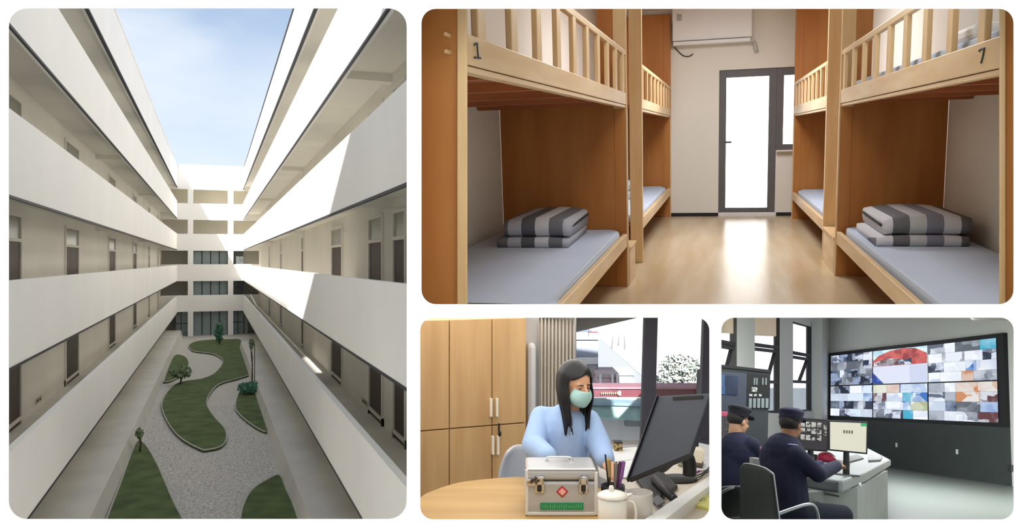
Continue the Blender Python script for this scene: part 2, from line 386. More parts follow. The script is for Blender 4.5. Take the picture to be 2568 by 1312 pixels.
# end wall with its openings
def ex(px): return S.Y(px, 656, YE).x
def ez(py): return S.Y(528, py, YE).z
ends = [(428, 476), (511, 552), (587, 629), (663, 705), (740, 781)]
for a, b in ends:
    struct(S, f'trim_{tn}', MB().box((XL - XE, YE, ez(b)), (XR + XE, YE + .3, ez(a) + (.6 if a == 428 else 0))), render_white); tn += 1
    if a != 428: struct(S, 'floor', MB().box((XL - XE, YE + .3, ez(b) + .25), (XR + XE, YE + 4.4, ez(b) + .45)), soffit)
for x0, x1 in ((471, 484.5), (571.5, 585)):
    struct(S, f'trim_{tn}', MB().box((ex(x0), YE + .02, ZG), (ex(x1), YE + .5, ez(440))), render_white); tn += 1
struct(S, f'trim_{tn}', MB().box((ex(485), YE + .4, ez(436)), (ex(575), YE + 1.0, ez(428))), mullion); tn += 1
struct(S, 'wall_end', MB().box((XL - XE - .3, YE + 4.4, ZG - .1), (XR + XE + .3, YE + 4.7, ez(430))), render_grey)
struct(S, 'ceiling', MB().box((XL - XE, YE + .3, ez(470)), (XR + XE, YE + 5, ez(462))), soffit)
wn = 1
for (a, b) in ((629, 663), (705, 740), (781, 842)):
    xs = [484, 507, 529, 551, 572]
    for i in range(4):
        o = struct(S, f'window_{wn}', MB().box((ex(xs[i]), YE + 1.1, ez(b) - .3), (ex(xs[i + 1]) - .07, YE + 1.14, ez(a) + .4)), glass_green); wn += 1
        part('frame', MB().box((ex(xs[i + 1]) - .09, YE + 1.05, ez(b) - .3), (ex(xs[i + 1]) + .02, YE + 1.2, ez(a) + .4)), mullion, o)
    for x0, x1 in ((440, 471), (585, 611)):
        if a != 781 and x0 < 500: continue
        o = struct(S, f'window_{wn}', MB().box((ex(x0), YE + 1.3, ez(b) - .3), (ex(x1), YE + 1.34, ez(a) + .4)), glass_dark if a != 781 else glass_green); wn += 1
        part('frame', MB().box((ex(x0) + .5, YE + 1.24, ez(b) - .3), (ex(x0) + .57, YE + 1.36, ez(a) + .4)).box((ex(x0), YE + 1.24, (ez(a) + ez(b)) / 2 - .05), (ex(x1), YE + 1.36, (ez(a) + ez(b)) / 2 + .03)), mullion, o)
struct(S, f'window_{wn}', MB().box((XR + XE - 1.2, YE + 1.3, ZG), (XR + .2, YE + 1.34, ez(778))), glass_green); wn += 1
# near block above the hall: its roof line throws the shadow on the right facade
struct(S, 'wall_near', MB().box((-10.5, 2.6, 2.35), (3.35, 3.0, 10.75)), render_white)
struct(S, 'wall_near', MB().box((-5.9, 3.0, 2.6), (-5.6, 11, 10.4)), render_white)  # out of view, added to keep stray sun off the right ledge
struct(S, 'roof_near', MB().box((-10.4, 2.7, 9.4), (-3.9, 11.4, 9.7)), render_white)  # added unseen slab, closes a sun gap beside the left roof
struct(S, 'wall_near', MB().box((-4.1, 3.0, 2.6), (-3.86, 11, 10.43)), render_white)  # unseen piece added to shade the lower right parapet
struct(S, 'wall_near', MB().box((-10.5, 3.1, 2.6), (-10.3, 11, 10.4)), render_white)
struct(S, 'roof_upstand', MB().box((-5.6, 3, 8.9), (-5.4, YE + 5, 13.9)), render_white)  # invented, hidden behind the fascia; blocks sun on the right corridor floor
# ground, raised edges, lawns
struct(S, 'ground', MB().box((XL - XE, 10, ZG - .3), (XR + XE, YE + 5, ZG)), gravel)
def edge(side, pts_top, pts_bot, xo):
    mb = MB(); n = len(pts_top)
    vs = []
    for a, b in zip(pts_top, pts_bot): vs += [(xo, a.y, ZG), (xo, a.y, -7.6), a, b]
    mb.add(vs, [(4 * i + j, 4 * i + (j + 1) % 4, 4 * i + 4 + (j + 1) % 4, 4 * i + 4 + j) for i in range(n - 1) for j in range(4)] + [(0, 1, 2, 3), tuple(4 * n - 4 + j for j in range(4))])
    struct(S, f'trim_{side}', mb, concrete)
edge(90, [Vector((-3.46, 11, -7.6)), Vector((-3.46, YE, -7.6))], [Vector((-3.28, 11, ZG)), Vector((-3.28, YE, ZG))], XL - XE)
edge(91, [Vector((2.70, 11, -7.6)), Vector((2.55, 40, -7.6)), Vector((2.36, 80, -7.6))], [Vector((2.50, 11, ZG)), Vector((2.36, 40, ZG)), Vector((2.2, 80, ZG))], XR + XE)
lawns = {
 'long winding lawn in the middle of the courtyard': [(474, 866), (490, 857), (530, 852), (575, 851), (604, 853), (612, 885), (622, 925), (626, 938), (601, 948), (550, 963), (523, 993), (520, 1018), (540, 1049), (563, 1074), (568, 1099), (555, 1119), (520, 1128), (500, 1125), (454, 1099), (424, 1064), (406, 1023), (411, 998), (429, 973), (454, 958), (505, 950), (535, 938), (555, 917), (558, 902), (540, 890), (520, 885), (500, 883), (484, 880), (476, 873)],
 'small rounded lawn against the left edge of the courtyard': [(412, 952), (424, 918), (439, 891), (464, 895), (473, 912), (462, 933), (434, 953), (413, 958)],
 'oval lawn patch with young tree by the right kerb': [(591, 1011), (601, 983), (621, 970), (642, 970), (652, 1000), (661, 1034), (673, 1080), (646, 1074), (611, 1049), (593, 1029)],
 'near dark lawn wedge in the lower left corner of courtyard': [(345, 1107), (363, 1114), (389, 1155), (414, 1210), (434, 1256), (460, 1306), (480, 1340), (262, 1340), (268, 1301), (303, 1210), (330, 1135)],
 'near rounded dark lawn in the lower right corner of courtyard': [(600, 1340), (603, 1301), (611, 1266), (631, 1230), (667, 1205), (701, 1192), (717, 1225), (733, 1260), (748, 1301), (757, 1340)]}
polys = []
for lb, pts in lawns.items():
    P = spline([S.Z(px, py, ZG + .12) for px, py in pts], 4, True); polys.append(P)
    t = thing(S, 'lawn_patch', lb, 'lawn', P[0] - Vector((0, 0, .12)))
    part('turf', MB().prism([p - Vector((0, 0, .11)) for p in P], (0, 0, .12)), grass, t)
    ring = MB(); n = len(P)
    c = sum(P, Vector()) / n
    part('kerb', ring.tube(P + [P[0]], .035, 5), mat('lawn_kerb', srgb(186, 184, 174), .8), t)
# loose pebbles of the near path
def inside(p, poly):
    r = False
    for i in range(len(poly)):
        a, b = poly[i - 1], poly[i]
        if (a.y > p[1]) != (b.y > p[1]) and p[0] < (b.x - a.x) * (p[1] - a.y) / (b.y - a.y) + a.x: r = not r
    return r
mb = MB(); cnt = 0
while cnt < 14000:
    y = 25 + 24 * random.random() ** 1.5; x = random.uniform(-3.1, 2.4)
    if any(inside((x, y), q) for q in polys): continue
    r = random.uniform(.02, .045); h = r * .7; a = random.random() * 6
    vs = [(x + r * math.cos(a + k * 1.571), y + 1.3 * r * math.sin(a + k * 1.571), ZG) for k in range(4)] + [(x, y, ZG + h)]
    mb.add(vs, [(0, 1, 4), (1, 2, 4), (2, 3, 4), (3, 0, 4)]); cnt += 1
solo(S, 'pebbles', mb, pebble_m, 'loose pale grey pebbles scattered on the courtyard path', 'pebbles', kind='stuff')
def leafball(c, r, n, size, sq=(1, 1, 1)):
    mb = MB()
    for _ in range(n):
        d = Vector([random.gauss(0, 1) for _ in range(3)]).normalized() * r * random.uniform(.45, 1)
        p = Vector(c) + Vector((d.x * sq[0], d.y * sq[1], d.z * sq[2]))
        a = Vector([random.gauss(0, 1) for _ in range(3)]).normalized() * size; b = a.orthogonal().normalized() * size * .6
        mb.add([p - a, p + b, p + a, p - b], [(0, 1, 2, 3)])
    return mb
def tree(label, base, h, r, trunk_r, lm, sq=(1, 1, 1), stake=False, name='young_tree', n=420):
    base = Vector(base); t = thing(S, name, label, 'tree', base)
    part('trunk', MB().tube([base, base + Vector((.05, 0, h * .5)), base + Vector((0, 0, h))], [trunk_r, trunk_r * .8, trunk_r * .4]), bark, t, smooth=True)
    for k in range(4):
        a = k * 1.57 + .4
        part('branch', MB().tube([base + Vector((0, 0, h * (.55 + .08 * k))), base + Vector((math.cos(a) * r * .6 * sq[0], math.sin(a) * r * .6, h * (.75 + .1 * k)))], [trunk_r * .5, trunk_r * .15], 5), bark, t)
    part('foliage', leafball(base + Vector((0, 0, h)), r, n, .12 if r > .5 else .08, sq), lm, t)
    if stake: part('stake', MB().cone(base + Vector((.18, 0, 0)), base + Vector((.18, 0, h * 1.0)), .025, .025, 6), bark, t)
tree('slim conifer in front of the glass at the far end of the lawn', S.Z(550, 866, ZG), 1.3, .62, .07, leaf_teal, (.7, .7, 1.7))
tree('pale bushy shrub on the small left lawn', S.Z(452, 968, ZG), .9, .75, .06, leaf_m, (1, 1, .6), name='shrub')
tree('staked sapling with tiny crown by the right kerb', S.Z(631, 985, ZG), 3.1, .36, .05, leaf_m, (.5, .5, 1), stake=True, n=130)
tree('low blue-green bush at the foot of the staked sapling', S.Z(629, 990, ZG), .45, .85, .04, leaf_teal, (1, 1.6, .35), name='bush')
tree('dark round bush at the tip of the lower left lawn', S.Z(350, 1140, ZG), .9, .26, .05, leaf_m, (.6, .9, .9), name='bush', n=110)

# ================================================================== DORMITORY
S = DORM
ZF, YF, ZC = -1.25, 12.02, 1.72
def fy(px, py): return S.Y(px, py, YF)
struct(S, 'floor', MB().prism([S.Z(1050, 776, ZF), S.Z(2552, 776, ZF), Vector((2.2, 12.1, ZF)), Vector((-2.1, 12.1, ZF))], (0, 0, -.06)), floor_wood)
struct(S, 'ceiling', MB().box((-2.1, 2.30, ZC), (2.3, YF + .1, ZC + .1)), wall_w)
struct(S, 'wall_left', MB().prism([Vector((-1.80, 4.75, -1.02)), Vector((-1.80, 6.6, -1.4)), Vector((-1.80, YF + .1, -1.4)), Vector((-1.80, YF + .1, ZC + .1)), Vector((-1.80, 4.75, ZC + .1))], (-.08, 0, 0)), wall_w)
struct(S, 'wall_right', MB().prism([Vector((1.73, 2.35, -.53)), Vector((1.73, 6.2, -1.4)), Vector((1.73, YF + .1, -1.4)), Vector((1.73, YF + .1, ZC + .1)), Vector((1.73, 2.35, ZC + .1))], (.08, 0, 0)), wall_w)
# far wall with the door opening and the window opening
dl, dr = fy(1803, 300).x, fy(1947, 300).x; dt, db = fy(1875, 173).z, fy(1875, 533).z
w2b = fy(1966, 376).z; rx = 1.75
mb = MB().box((-1.85, YF, ZF - .1), (dl, YF + .18, ZC + .05)).box((dl, YF, dt), (rx, YF + .18, ZC + .05)).box((dr, YF, ZF - .1), (rx, YF + .18, w2b)).box((dl, YF, ZF - .1), (dr, YF + .18, db))
struct(S, 'wall_far', mb, wall_w)
struct(S, 'baseboard_far', MB().box((-1.8, YF - .012, ZF), (dl, YF, ZF + .05)).box((dr + .02, YF - .012, ZF), (rx, YF, ZF + .05)), black_m)
struct(S, 'trim_100', MB().box((dl, YF - .03, ZF), (dr, YF + .02, ZF + .035)), mat('door_sill', srgb(230, 230, 232), .3))
d = thing(S, 'door_100', 'x', 'x', (dl, YF, db)); del d['label'], d['category']; d['kind'] = 'structure'
gl, gr = fy(1821, 300).x, fy(1928, 300).x; gt, gb = fy(1875, 192).z, fy(1875, 522).z
mb = MB().box((dl, YF + .03, db), (gl, YF + .11, dt)).box((gr, YF + .03, db), (dr, YF + .11, dt)).box((gl, YF + .03, gt), (gr, YF + .11, dt)).box((gl, YF + .03, db), (gr, YF + .11, gb))
part('door_frame', mb, frame_grey, d, bevel=.004)
part('pane', MB().box((gl, YF + .06, gb), (gr, YF + .07, gt)), clear, d)
hp = fy(1821, 357)
part('door_handle', MB().box((hp.x - .01, YF - .03, hp.z - .012), (hp.x + .075, YF - .01, hp.z + .012)).box((hp.x - .01, YF - .03, hp.z - .012), (hp.x + .012, YF + .03, hp.z + .012)), black_m, d, label='black lever handle')
wd = thing(S, 'window_100', 'x', 'x', (dr, YF, w2b)); del wd['label'], wd['category']; wd['kind'] = 'structure'
a, b = fy(1967, 188), fy(1967, 362)
part('window_frame', MB().box((dr, YF + .03, w2b), (a.x, YF + .11, dt)).box((a.x, YF + .03, a.z), (rx, YF + .11, dt)).box((a.x, YF + .03, w2b), (rx, YF + .11, b.z)), frame_grey, wd)
part('pane', MB().box((a.x, YF + .06, b.z), (rx, YF + .07, a.z)), clear, wd)
struct(S, 'trim_101', MB().box((dr + .0, YF - .1, w2b - .02), (rx, YF, w2b + .0)), wall_w)
# added sunlit wall: whitens the door view, bounces light into the room
struct(S, 'exterior_wall', MB().box((-3, 24, -2.7), (5, 24.3, 2.6)), mat('grey_render', (.8, .81, .84), .9))
struct(HALL, 'wall_lintel', MB().box((-.42, 2.24, 1.0), (2.4, 3.0, 2.5)), wall_w)  # added above the opening, out of view, to stop a sun leak
struct(S, 'exterior_balcony', MB().box((-1.2, YF + .2, ZF - .25), (2.6, YF + 1.4, ZF - .05)), concrete)
# air conditioner on the far wall
a, b = fy(1688, 26), fy(1885, 107)
t = thing(S, 'air_conditioner', 'white wall air conditioner high on the far dormitory wall', 'air conditioner', (a.x, YF, b.z))
part('housing', MB().box((a.x, YF - .22, b.z + .06), (b.x, YF, a.z)), ac_white, t, bevel=.02)
part('air_flap', MB().box((a.x + .01, YF - .215, b.z), (b.x - .02, YF - .03, b.z + .052)), ac_white, t, bevel=.01)
q0, q1 = fy(1699, 41), fy(1712, 57)
part('rating_sticker', MB().box((q0.x, YF - .224, q1.z), (q1.x, YF - .219, q0.z)), mat('sticker', srgb(205, 208, 206), .6, scale=90, col2=srgb(120, 128, 128)), t)
part('drain_pipe', MB().tube([fy(1888, 105) + Vector((0, -.05, 0)), fy(1893, 114) + Vector((0, -.05, 0)), fy(1897, 131) + Vector((0, -.05, 0))], .028), mat('grey_pipe', srgb(196, 198, 194), .6), t, smooth=True)
cd = MB().tube(spline([p + Vector((0, -.02, 0)) for p in (fy(1686, 60), fy(1688, 98), fy(1690, 115), fy(1702, 130), fy(1716, 141), fy(1730, 141), fy(1738, 135))]), .007, 6)
solo(S, 'power_cord', cd, black_m, 'thin black cord hanging in a loop below the air conditioner', 'cord', smooth=True)

def yz(px, py, x): return S.X(px, py, x)
def zcut(y): return S.at(1600, 772, 1, y).z + .004
def bunk(label, sg, xi, xw, ya, yb, ub, lb, rail, nb, ylow, near, far_top, seed, ptop=ZC - .07):
    X = lambda q: sg * (xi + q)
    W = abs(xw) - xi - .01
    t = thing(S, 'bunk_bed', label, 'bunk bed', (X(.3), (ylow + yb) / 2, ZF), 'wooden bunk beds of the dormitory')
    part('upper_side_board', MB().box((X(0), ya, ub[0]), (X(.03), yb, ub[1])), wood_h, t, bevel=.004)
    part('side_lip', MB().box((X(.006), ya, ub[0] - .022), (X(.05), yb, ub[0] - .004)), wood_h, t)
    part('guard_rail', MB().box((X(0), ya, rail[0]), (X(.032), yb, rail[1])), wood_h, t, bevel=.005)
    step = (yb - ya - .3) / (nb - 1)
    b0 = part('baluster', MB().box((X(.002), ya + .12, ub[1] - .005), (X(.026), ya + .21, rail[0] + .005)), wood_l, t, bevel=.004)
    for i in range(1, nb): mesh_copy(b0, t, (0, step * i, 0))
    xlim = lambda y: X(W) if sg > 0 else max(X(W), S.Y(1050, 200, y).x)
    part('bed_base', MB().prism([Vector((X(.03), ya, ub[0] + .02)), Vector((X(.03), yb, ub[0] + .02)), Vector((X(W), yb, ub[0] + .02)), Vector((xlim(5.2), 5.2, ub[0] + .02)) if ya < 4 else Vector((X(W), ya + .1, ub[0] + .02)), Vector((xlim(ya), ya, ub[0] + .02))], (0, 0, .02)), wood_b, t)
    for i in range(5):
        ys = ya + .35 + (yb - ya - .5) / 4.6 * i; part('slat', MB().box((X(.03), ys, ub[0] - .02), (xlim(ys), ys + .08, ub[0] + .02)), wood_b, t)
    part('lower_side_board', MB().prism([Vector((X(0), S.X(1400, 774, X(0)).y if 0 else ylow, lb[1])), Vector((X(0), yb, lb[1])), Vector((X(0), yb, lb[0])), Vector((X(0), max(ylow, S.Z(1500 if sg < 0 else 2300, 774, lb[0]).y), lb[0]))], (sg * .035, 0, 0)), wood_h, t, bevel=.004)
    part('lower_bed_base', MB().box((X(.035), max(ylow, 5.0), lb[0] + .03), (X(W), yb, lb[0] + .05)), wood_b, t)
    # far end: lower panel, upper part, corner post
    fz1 = ptop if far_top == 'full' else ub[0] + .02
    part('end_panel', MB().box((X(.03), yb, ZF), (X(W), yb + .035, fz1)), wood_o, t, bevel=.004)
    if far_top != 'full':
        part('upper_end_board', MB().box((X(.10), yb + .002, ub[0]), (X(.225), yb + .03, ptop)), wood_o, t)
    part('post', MB().box((X(-.004), yb - .006, ub[0] - .03), (X(.10), yb + .045, ptop)), wood_l if far_top != 'full' else wood_o, t, bevel=.004)
    part('lower_post', MB().box((X(.006), yb - .004, ZF), (X(.095), yb + .04, ub[0] - .03)), wood_o, t, bevel=.003)
    part('post_edging', MB().box((X(-.006), yb - .006, ZF), (X(.005), yb + .042, ub[0] - .03)), wood_l, t)
    if near == 'post':
        part('post', MB().box((X(-.004), ya - .04, ZF), (X(.115), ya + .02, ptop)), wood_l, t, bevel=.004)
    return t
bl = bunk('front left wooden bunk bed marked with the digit 1', -1, .75, -1.80, 2.37, 6.46, (.220, .312), (-.915, -.81), (.60, .637), 10, 3.52, 'panel', 'part', 1)
br = bunk('front right wooden bunk bed marked with the digit 7', 1, .92, 1.73, 2.80, 7.10, (.180, .290), (-.977, -.87), (.562, .602), 10, 4.05, 'panel', 'part', 2)
bl2 = bunk('rear left wooden bunk bed beside the air conditioner wall', -1, .75, -1.80, 7.74, 11.95, (.222, .315), (-.93, -.82), (.60, .637), 9, 7.74, 'post', 'full', 3)
br2 = bunk('rear right wooden bunk bed beside the glazed door', 1, .92, 1.73, 8.02, 11.6, (.172, .282), (-.985, -.88), (.562, .600), 9, 8.02, 'post', 'full', 4)
# near end panels, standing just behind the opening
xa = S.Y(1050, 400, 2.37).x
p = MB().prism([S.Y(1050, 771, 2.36), S.Y(1146, 771, 2.36), S.Y(1146, -300, 2.36), S.Y(1050, -300, 2.36)], (0, .03, 0))
part('end_panel', p, wood_o, bl, bevel=.003)
def rowpost(x0, x1, y, th): return MB().hexa([S.Y(x0, 771, y), S.Y(x1, 771, y), S.Y(x1, 771, y) + Vector((0, th, 0)), S.Y(x0, 771, y) + Vector((0, th, 0)), S.Y(x0, -300, y), S.Y(x1, -300, y), S.Y(x1, -300, y) + Vector((0, th, 0)), S.Y(x0, -300, y) + Vector((0, th, 0))])
part('post', rowpost(1146, 1170, 2.345, .012), wood_l, bl, bevel=.003)
for px, py in ((1126, 88), (1127, 131)):
    q = S.Y(px, py, 2.36); part('peg', MB().cone(q, q + Vector((0, -.03, 0)), .0075, .006, 10), wood_l, bl, smooth=False)
part('end_panel', rowpost(2522, 2700, 2.75, .03), wood_o, br)
part('post', rowpost(2508, 2522, 2.74, .012), wood_l, br, bevel=.003)
# bed numbers
def marks(parent, name, lines, x, r, m, sgn):
    mb = MB()
    for l in lines: mb.tube([S.X(px, py, x) for px, py in l], r, 6)
    part(name, mb, m, parent, label='dark teal painted digit')
marks(bl, 'digit', [[(1196, 109), (1197, 125), (1199, 144)], [(1189, 113), (1192, 110), (1197, 109)], [(1189, 144), (1205, 146)]], -.749, .0034, teal_ink, 1)
marks(br, 'digit', [[(2456, 128), (2459, 124), (2470, 121), (2466, 140), (2461, 158)]], .919, .0042, teal_ink, -1)
# mattresses
def mattress(label, poly, z0, z1, bev):
    ycl = lambda x, z: S.Z(CX + F * .25, 774, z).y
    lo = [Vector((x, max(y, ycl(x, z0)), z0)) for x, y in poly]; up_ = [Vector((x, max(y, ycl(x, z1)), z1)) for x, y in poly]
    n = len(poly); mb = MB(); mb.v = lo + up_
    for tt in tessellate_polygon([lo]): mb.f.append(list(tt)); mb.f.append([n + i for i in reversed(tt)])
    for i in range(n): mb.f.append([i, (i + 1) % n, n + (i + 1) % n, n + i])
    solo(S, 'mattress', mb, sheet, label, 'mattress', group='grey sheeted mattresses', bevel=bev, smooth=False)
lp = S.at(1052, 772, 2, -.75); q = S.at(1360, 772, 2, -.75); q2 = S.at(1395, 772, 2, -.75)
mattress('grey sheeted mattress on the lower front left bunk', [(-1.02, 3.42), (q2.x, 3.42), (-.79, 3.6), (-.785, 6.2), (-.80, 6.36), (-.86, 6.43), (-1.78, 6.43), (-1.78, 5.0), (-1.3, 3.42)], -.865, -.772, .03)
q = S.at(2330, 772, 2, -.8)
mattress('grey sheeted mattress on the lower front right bunk', [(.98, 3.95), (1.70, 3.75), (1.70, 7.06), (1.05, 7.06), (.975, 6.98), (.96, 6.75)], -.93, -.825, .03)
mattress('grey sheeted mattress on the lower rear left bunk', [(-.79, 7.8), (-.79, 11.6), (-.86, 11.9), (-1.78, 11.9), (-1.78, 7.8)], -.88, -.79, .03)
mattress('grey sheeted mattress on the lower rear right bunk', [(.965, 8.06), (1.70, 8.06), (1.70, 11.55), (1.05, 11.55), (.965, 11.3)], -.935, -.84, .03)
mattress('white mattress on the upper front right bunk', [(.98, 3.2), (1.69, 3.2), (1.69, 6.9), (.98, 6.9)], .222, .335, .03)
# stair boxes between the bunks
for lb_, sg, xi, y0, y1, zt in (('small wooden step box between the two left bunks', -1, .74, 6.53, 6.95, -.93), ('wooden step box between the two right bunks', 1, .915, 7.17, 7.95, -.93)):
    t = thing(S, 'step_box', lb_, 'steps', (sg * (xi + .3), (y0 + y1) / 2, ZF))
    part('step_top', MB().box((sg * (xi - .01), y0, zt - .02), (sg * (xi + .7), y1, zt)), wood_l, t, bevel=.003)
    part('front_board', MB().box((sg * xi, y0 + .01, ZF), (sg * (xi + .03), y1 - .01, zt - .02)), wood_h, t)
    part('second_step', MB().box((sg * (xi + .35), y0 + .01, zt), (sg * (xi + .7), y1 - .01, zt + .32)), wood_l, t, bevel=.003)
# folded quilts
def quilt(label, m, x0, x1, y0, y1, z0, h, open_side):
    t = thing(S, 'folded_quilt', label, 'quilt', ((x0 + x1) / 2, (y0 + y1) / 2, z0))
    def slab(x0, x1, y0, y1, za, zb, bulge, nm):
        # a folded layer: rounded roll at the front and back, puffed top
        n = 14; prof = []
        hz = (zb - za) / 2; zc = (za + zb) / 2; L = (y1 - y0)
        for i in range(n + 1):
            a = math.pi / 2 + math.pi * i / n; prof.append((y0 + hz + hz * math.cos(a), zc + hz * math.sin(a)))
        for i in range(n + 1):
            a = -math.pi / 2 + math.pi * i / n; prof.append((y1 - hz + hz * math.cos(a), zc + hz * math.sin(a)))
        k = 12; vs = []
        for j in range(k + 1):
            u = j / k; x = x0 + (x1 - x0) * u; e = 1 - .16 * abs(2 * u - 1) ** 3
            for (y, z) in prof:
                top = 1 if z > zc else 0
                vs.append((x + .012 * math.sin(9 * y + 3 * z), (y - (y0 + y1) / 2) * (.97 + .03 * e) + (y0 + y1) / 2, za + (z - za) * (1 - (1 - e) * top) + top * bulge * math.sin(math.pi * min(1, max(0, (y - y0) / L))) * math.sin(math.pi * min(.97, max(.03, u))) ** .5))
        P = len(prof); mb = MB()
        fs = [(j * P + i, j * P + (i + 1) % P, (j + 1) * P + (i + 1) % P, (j + 1) * P + i) for j in range(k) for i in range(P)] + [list(range(P))[::-1], list(range(k * P, k * P + P))]
        mb.add(vs, fs); part(nm, mb, m, t, smooth=True)
    zm = z0 + h * .38
    slab(x0 - .05, x1 - .01, y0, y1 - .04, z0, zm, .0, 'lower_fold')
    slab(x0, x1, y0 + .02, y1, zm, z0 + h, .035, 'top_fold')
    part('inner_edge', MB().tube(spline([Vector((x1 - .004 if open_side > 0 else x0 + .004, y0 + .12, zm + h * .28)), Vector((x1 + .004 if open_side > 0 else x0 - .004, (y0 + y1) / 2, zm + h * .34)), Vector((x1 - .004 if open_side > 0 else x0 + .004, y1 - .06, zm + h * .36))], 4), .009, 6), mat('dark_seam', srgb(40, 40, 48), .9), t, smooth=True)
quilt('thick grey and white checked quilt folded on the front left lower bunk', quilt_l, -1.50, -1.03, 5.35, 6.30, -.775, .20, 1)
quilt('grey checked quilt folded on the front right lower bunk', quilt_r, 1.06, 1.60, 5.85, 6.80, -.827, .205, -1)
def bundle(label, c, s, m):
    t = thing(S, 'folded_bedding', label, 'bedding', c)
    c = Vector(c)
    part('lower_fold', MB().box(c + Vector((-s[0], -s[1], 0)), c + Vector((s[0], s[1], s[2] * .5))), m, t, bevel=.03)
    part('top_fold', MB().box(c + Vector((-s[0] * .95, -s[1], s[2] * .52)), c + Vector((s[0] * .95, s[1] * .9, s[2]))), m, t, bevel=.035)
bundle('small grey folded bedding on the rear left lower bunk', (-1.17, 9.9, -.79), (.14, .3, .20), quilt_l)
bundle('white patterned bedding folded on the rear right lower bunk', (1.31, 9.6, -.84), (.17, .3, .26), floral)
# things lying on the upper right mattress
p = S.X(2481, 92, 1.05)
solo(S, 'pillow', MB().ell((1.12, p.y + .15, .35), (.1, .16, .05)), mat('dark_patterned_cloth', srgb(170, 170, 178), .9, scale=30, col2=srgb(24, 24, 32), ramp=(.42, .52)), 'small dark patterned pillow behind the rail above the digit 7', 'pillow', smooth=True)
solo(S, 'folded_towel', MB().box((.99, 3.75, .336), (1.1, 4.05, .40)), ac_white, 'white folded towel on the upper front right bunk', 'towel', bevel=.02)

# ================================================================== OFFICE
S = OFFICE
ZT, ZFO = -1.13, -1.88
O = lambda px, py, y: rayp(px, py, y)
cab_m = mat('tan_laminate', srgb(206, 170, 122), .5, scale=1.4, stretch=(7, 7, .5), col2=srgb(188, 150, 104), spec=.3)
off_wall = mat('light_grey_wall', srgb(214, 214, 214), .9, var=.01)
dark_frame = mat('dark_grey_frame', srgb(92, 92, 108), .5)
struct(S, 'floor', MB().prism([Vector((-.6, 5.2, ZFO)), Vector((1.25, 5.2, ZFO)), Vector((1.65, 6.72, ZFO)), Vector((-.78, 6.72, ZFO))], (0, 0, -.05)).prism([Vector((-.26, 2.3, ZFO)), Vector((.56, 2.3, ZFO)), Vector((1.25, 5.2, ZFO)), Vector((-.6, 5.2, ZFO))], (0, 0, -.05)), mat('office_floor', srgb(150, 140, 128), .5))
# cabinet wall
ca, cb = O(1040, 1000, 5.36), O(1320, 1000, 5.66); cdv = (cb - ca); ct = -.40
cz = lambda py, y: (CY - py) * y / F
t = thing(S, 'storage_cabinet', 'tall tan wood-grain cabinet with white handles behind the round table', 'cabinet', (ca.x, ca.y, ZFO))
dx = Vector((cdv.x, cdv.y, 0)).normalized(); nrm = Vector((dx.y, -dx.x, 0))
def cpt(px):      # point on the cabinet face plane for a pixel column
    k = (px - CX) / F; u = (ca.x - k * ca.y) / (k * dx.y - dx.x); return Vector((ca.x + dx.x * u, ca.y + dx.y * u, 0))
zj = cz(1072, 5.5)
part('carcass', MB().hexa([v + Vector((0, 0, z)) for z in (ZFO, ct) for v in (cpt(1049) - nrm * .03, cpt(1320) - nrm * .03, cpt(1320) - nrm * .4, cpt(1075) - nrm * .4)]), cab_m, t)
seams = [1049, 1127, 1234, 1320]
for i in range(3):
    for z0, z1 in ((ZFO + .05, zj - .004), (zj + .004, ct)):
        a, b = cpt(seams[i]) + dx * .003, cpt(seams[i + 1]) - dx * .003
        dd = part('door', MB().hexa([v + Vector((0, 0, z)) for z in (z0, z1) for v in (a, b, b - nrm * .025, a - nrm * .025)]), cab_m, t, bevel=.003)
        up = z0 > zj
        hx = {1: (1229 if up else 1234), 2: (1244 if up else 1246.5)}.get(i)
        if hx:
            p = cpt(hx); y0_, y1_ = ((998, 1044) if up else (1092, 1139))
            part('handle', MB().hexa([v + Vector((0, 0, z)) for z in (cz(y1_, p.y), cz(y0_, p.y)) for v in (p - dx * .008 + nrm * .03, p + dx * .008 + nrm * .03, p + dx * .008, p - dx * .008)]), mat('ivory_handle', srgb(244, 234, 214), .4), dd, bevel=.003)
p = cpt(1247) + nrm * .03
solo(S, 'key_fob', MB().box(p + Vector((-.005, -.006, cz(1082, p.y))), p + Vector((.008, .004, cz(1062, p.y)))).ell(p + Vector((.006, 0, cz(1088, p.y))), (.012, .008, .02)), black_m, 'black key fob hanging from the cabinet lock', 'key')
# wall strip, column edge, curtain
struct(S, 'wall_back', MB().box((O(1318, 0, 5.9).x, 5.9, ZFO), (O(1445, 0, 5.9).x, 6.0, -.38)), off_wall)
struct(S, 'trim_110', MB().box((O(1322, 0, 5.75).x, 5.75, ZFO), (O(1344, 0, 5.75).x, 5.9, cz(862, 5.75))), off_wall, bevel=.03)
n = 110; x0, x1 = O(1352, 0, 5.84).x, O(1441, 0, 5.84).x
fn = lambda u, v: (x0 + (x1 - x0) * u, 5.84 + .028 * math.sin(u * 62 + .6 * math.sin(v * 3)) * (.7 + .3 * v), -.385 + (ZFO + .4) * v)
solo(S, 'curtain', MB().grid(fn, n, 6), mat('beige_curtain', srgb(206, 199, 186), .9, var=.03), 'beige pleated curtain hanging beside the office window', 'curtain', smooth=True, solid=.004)
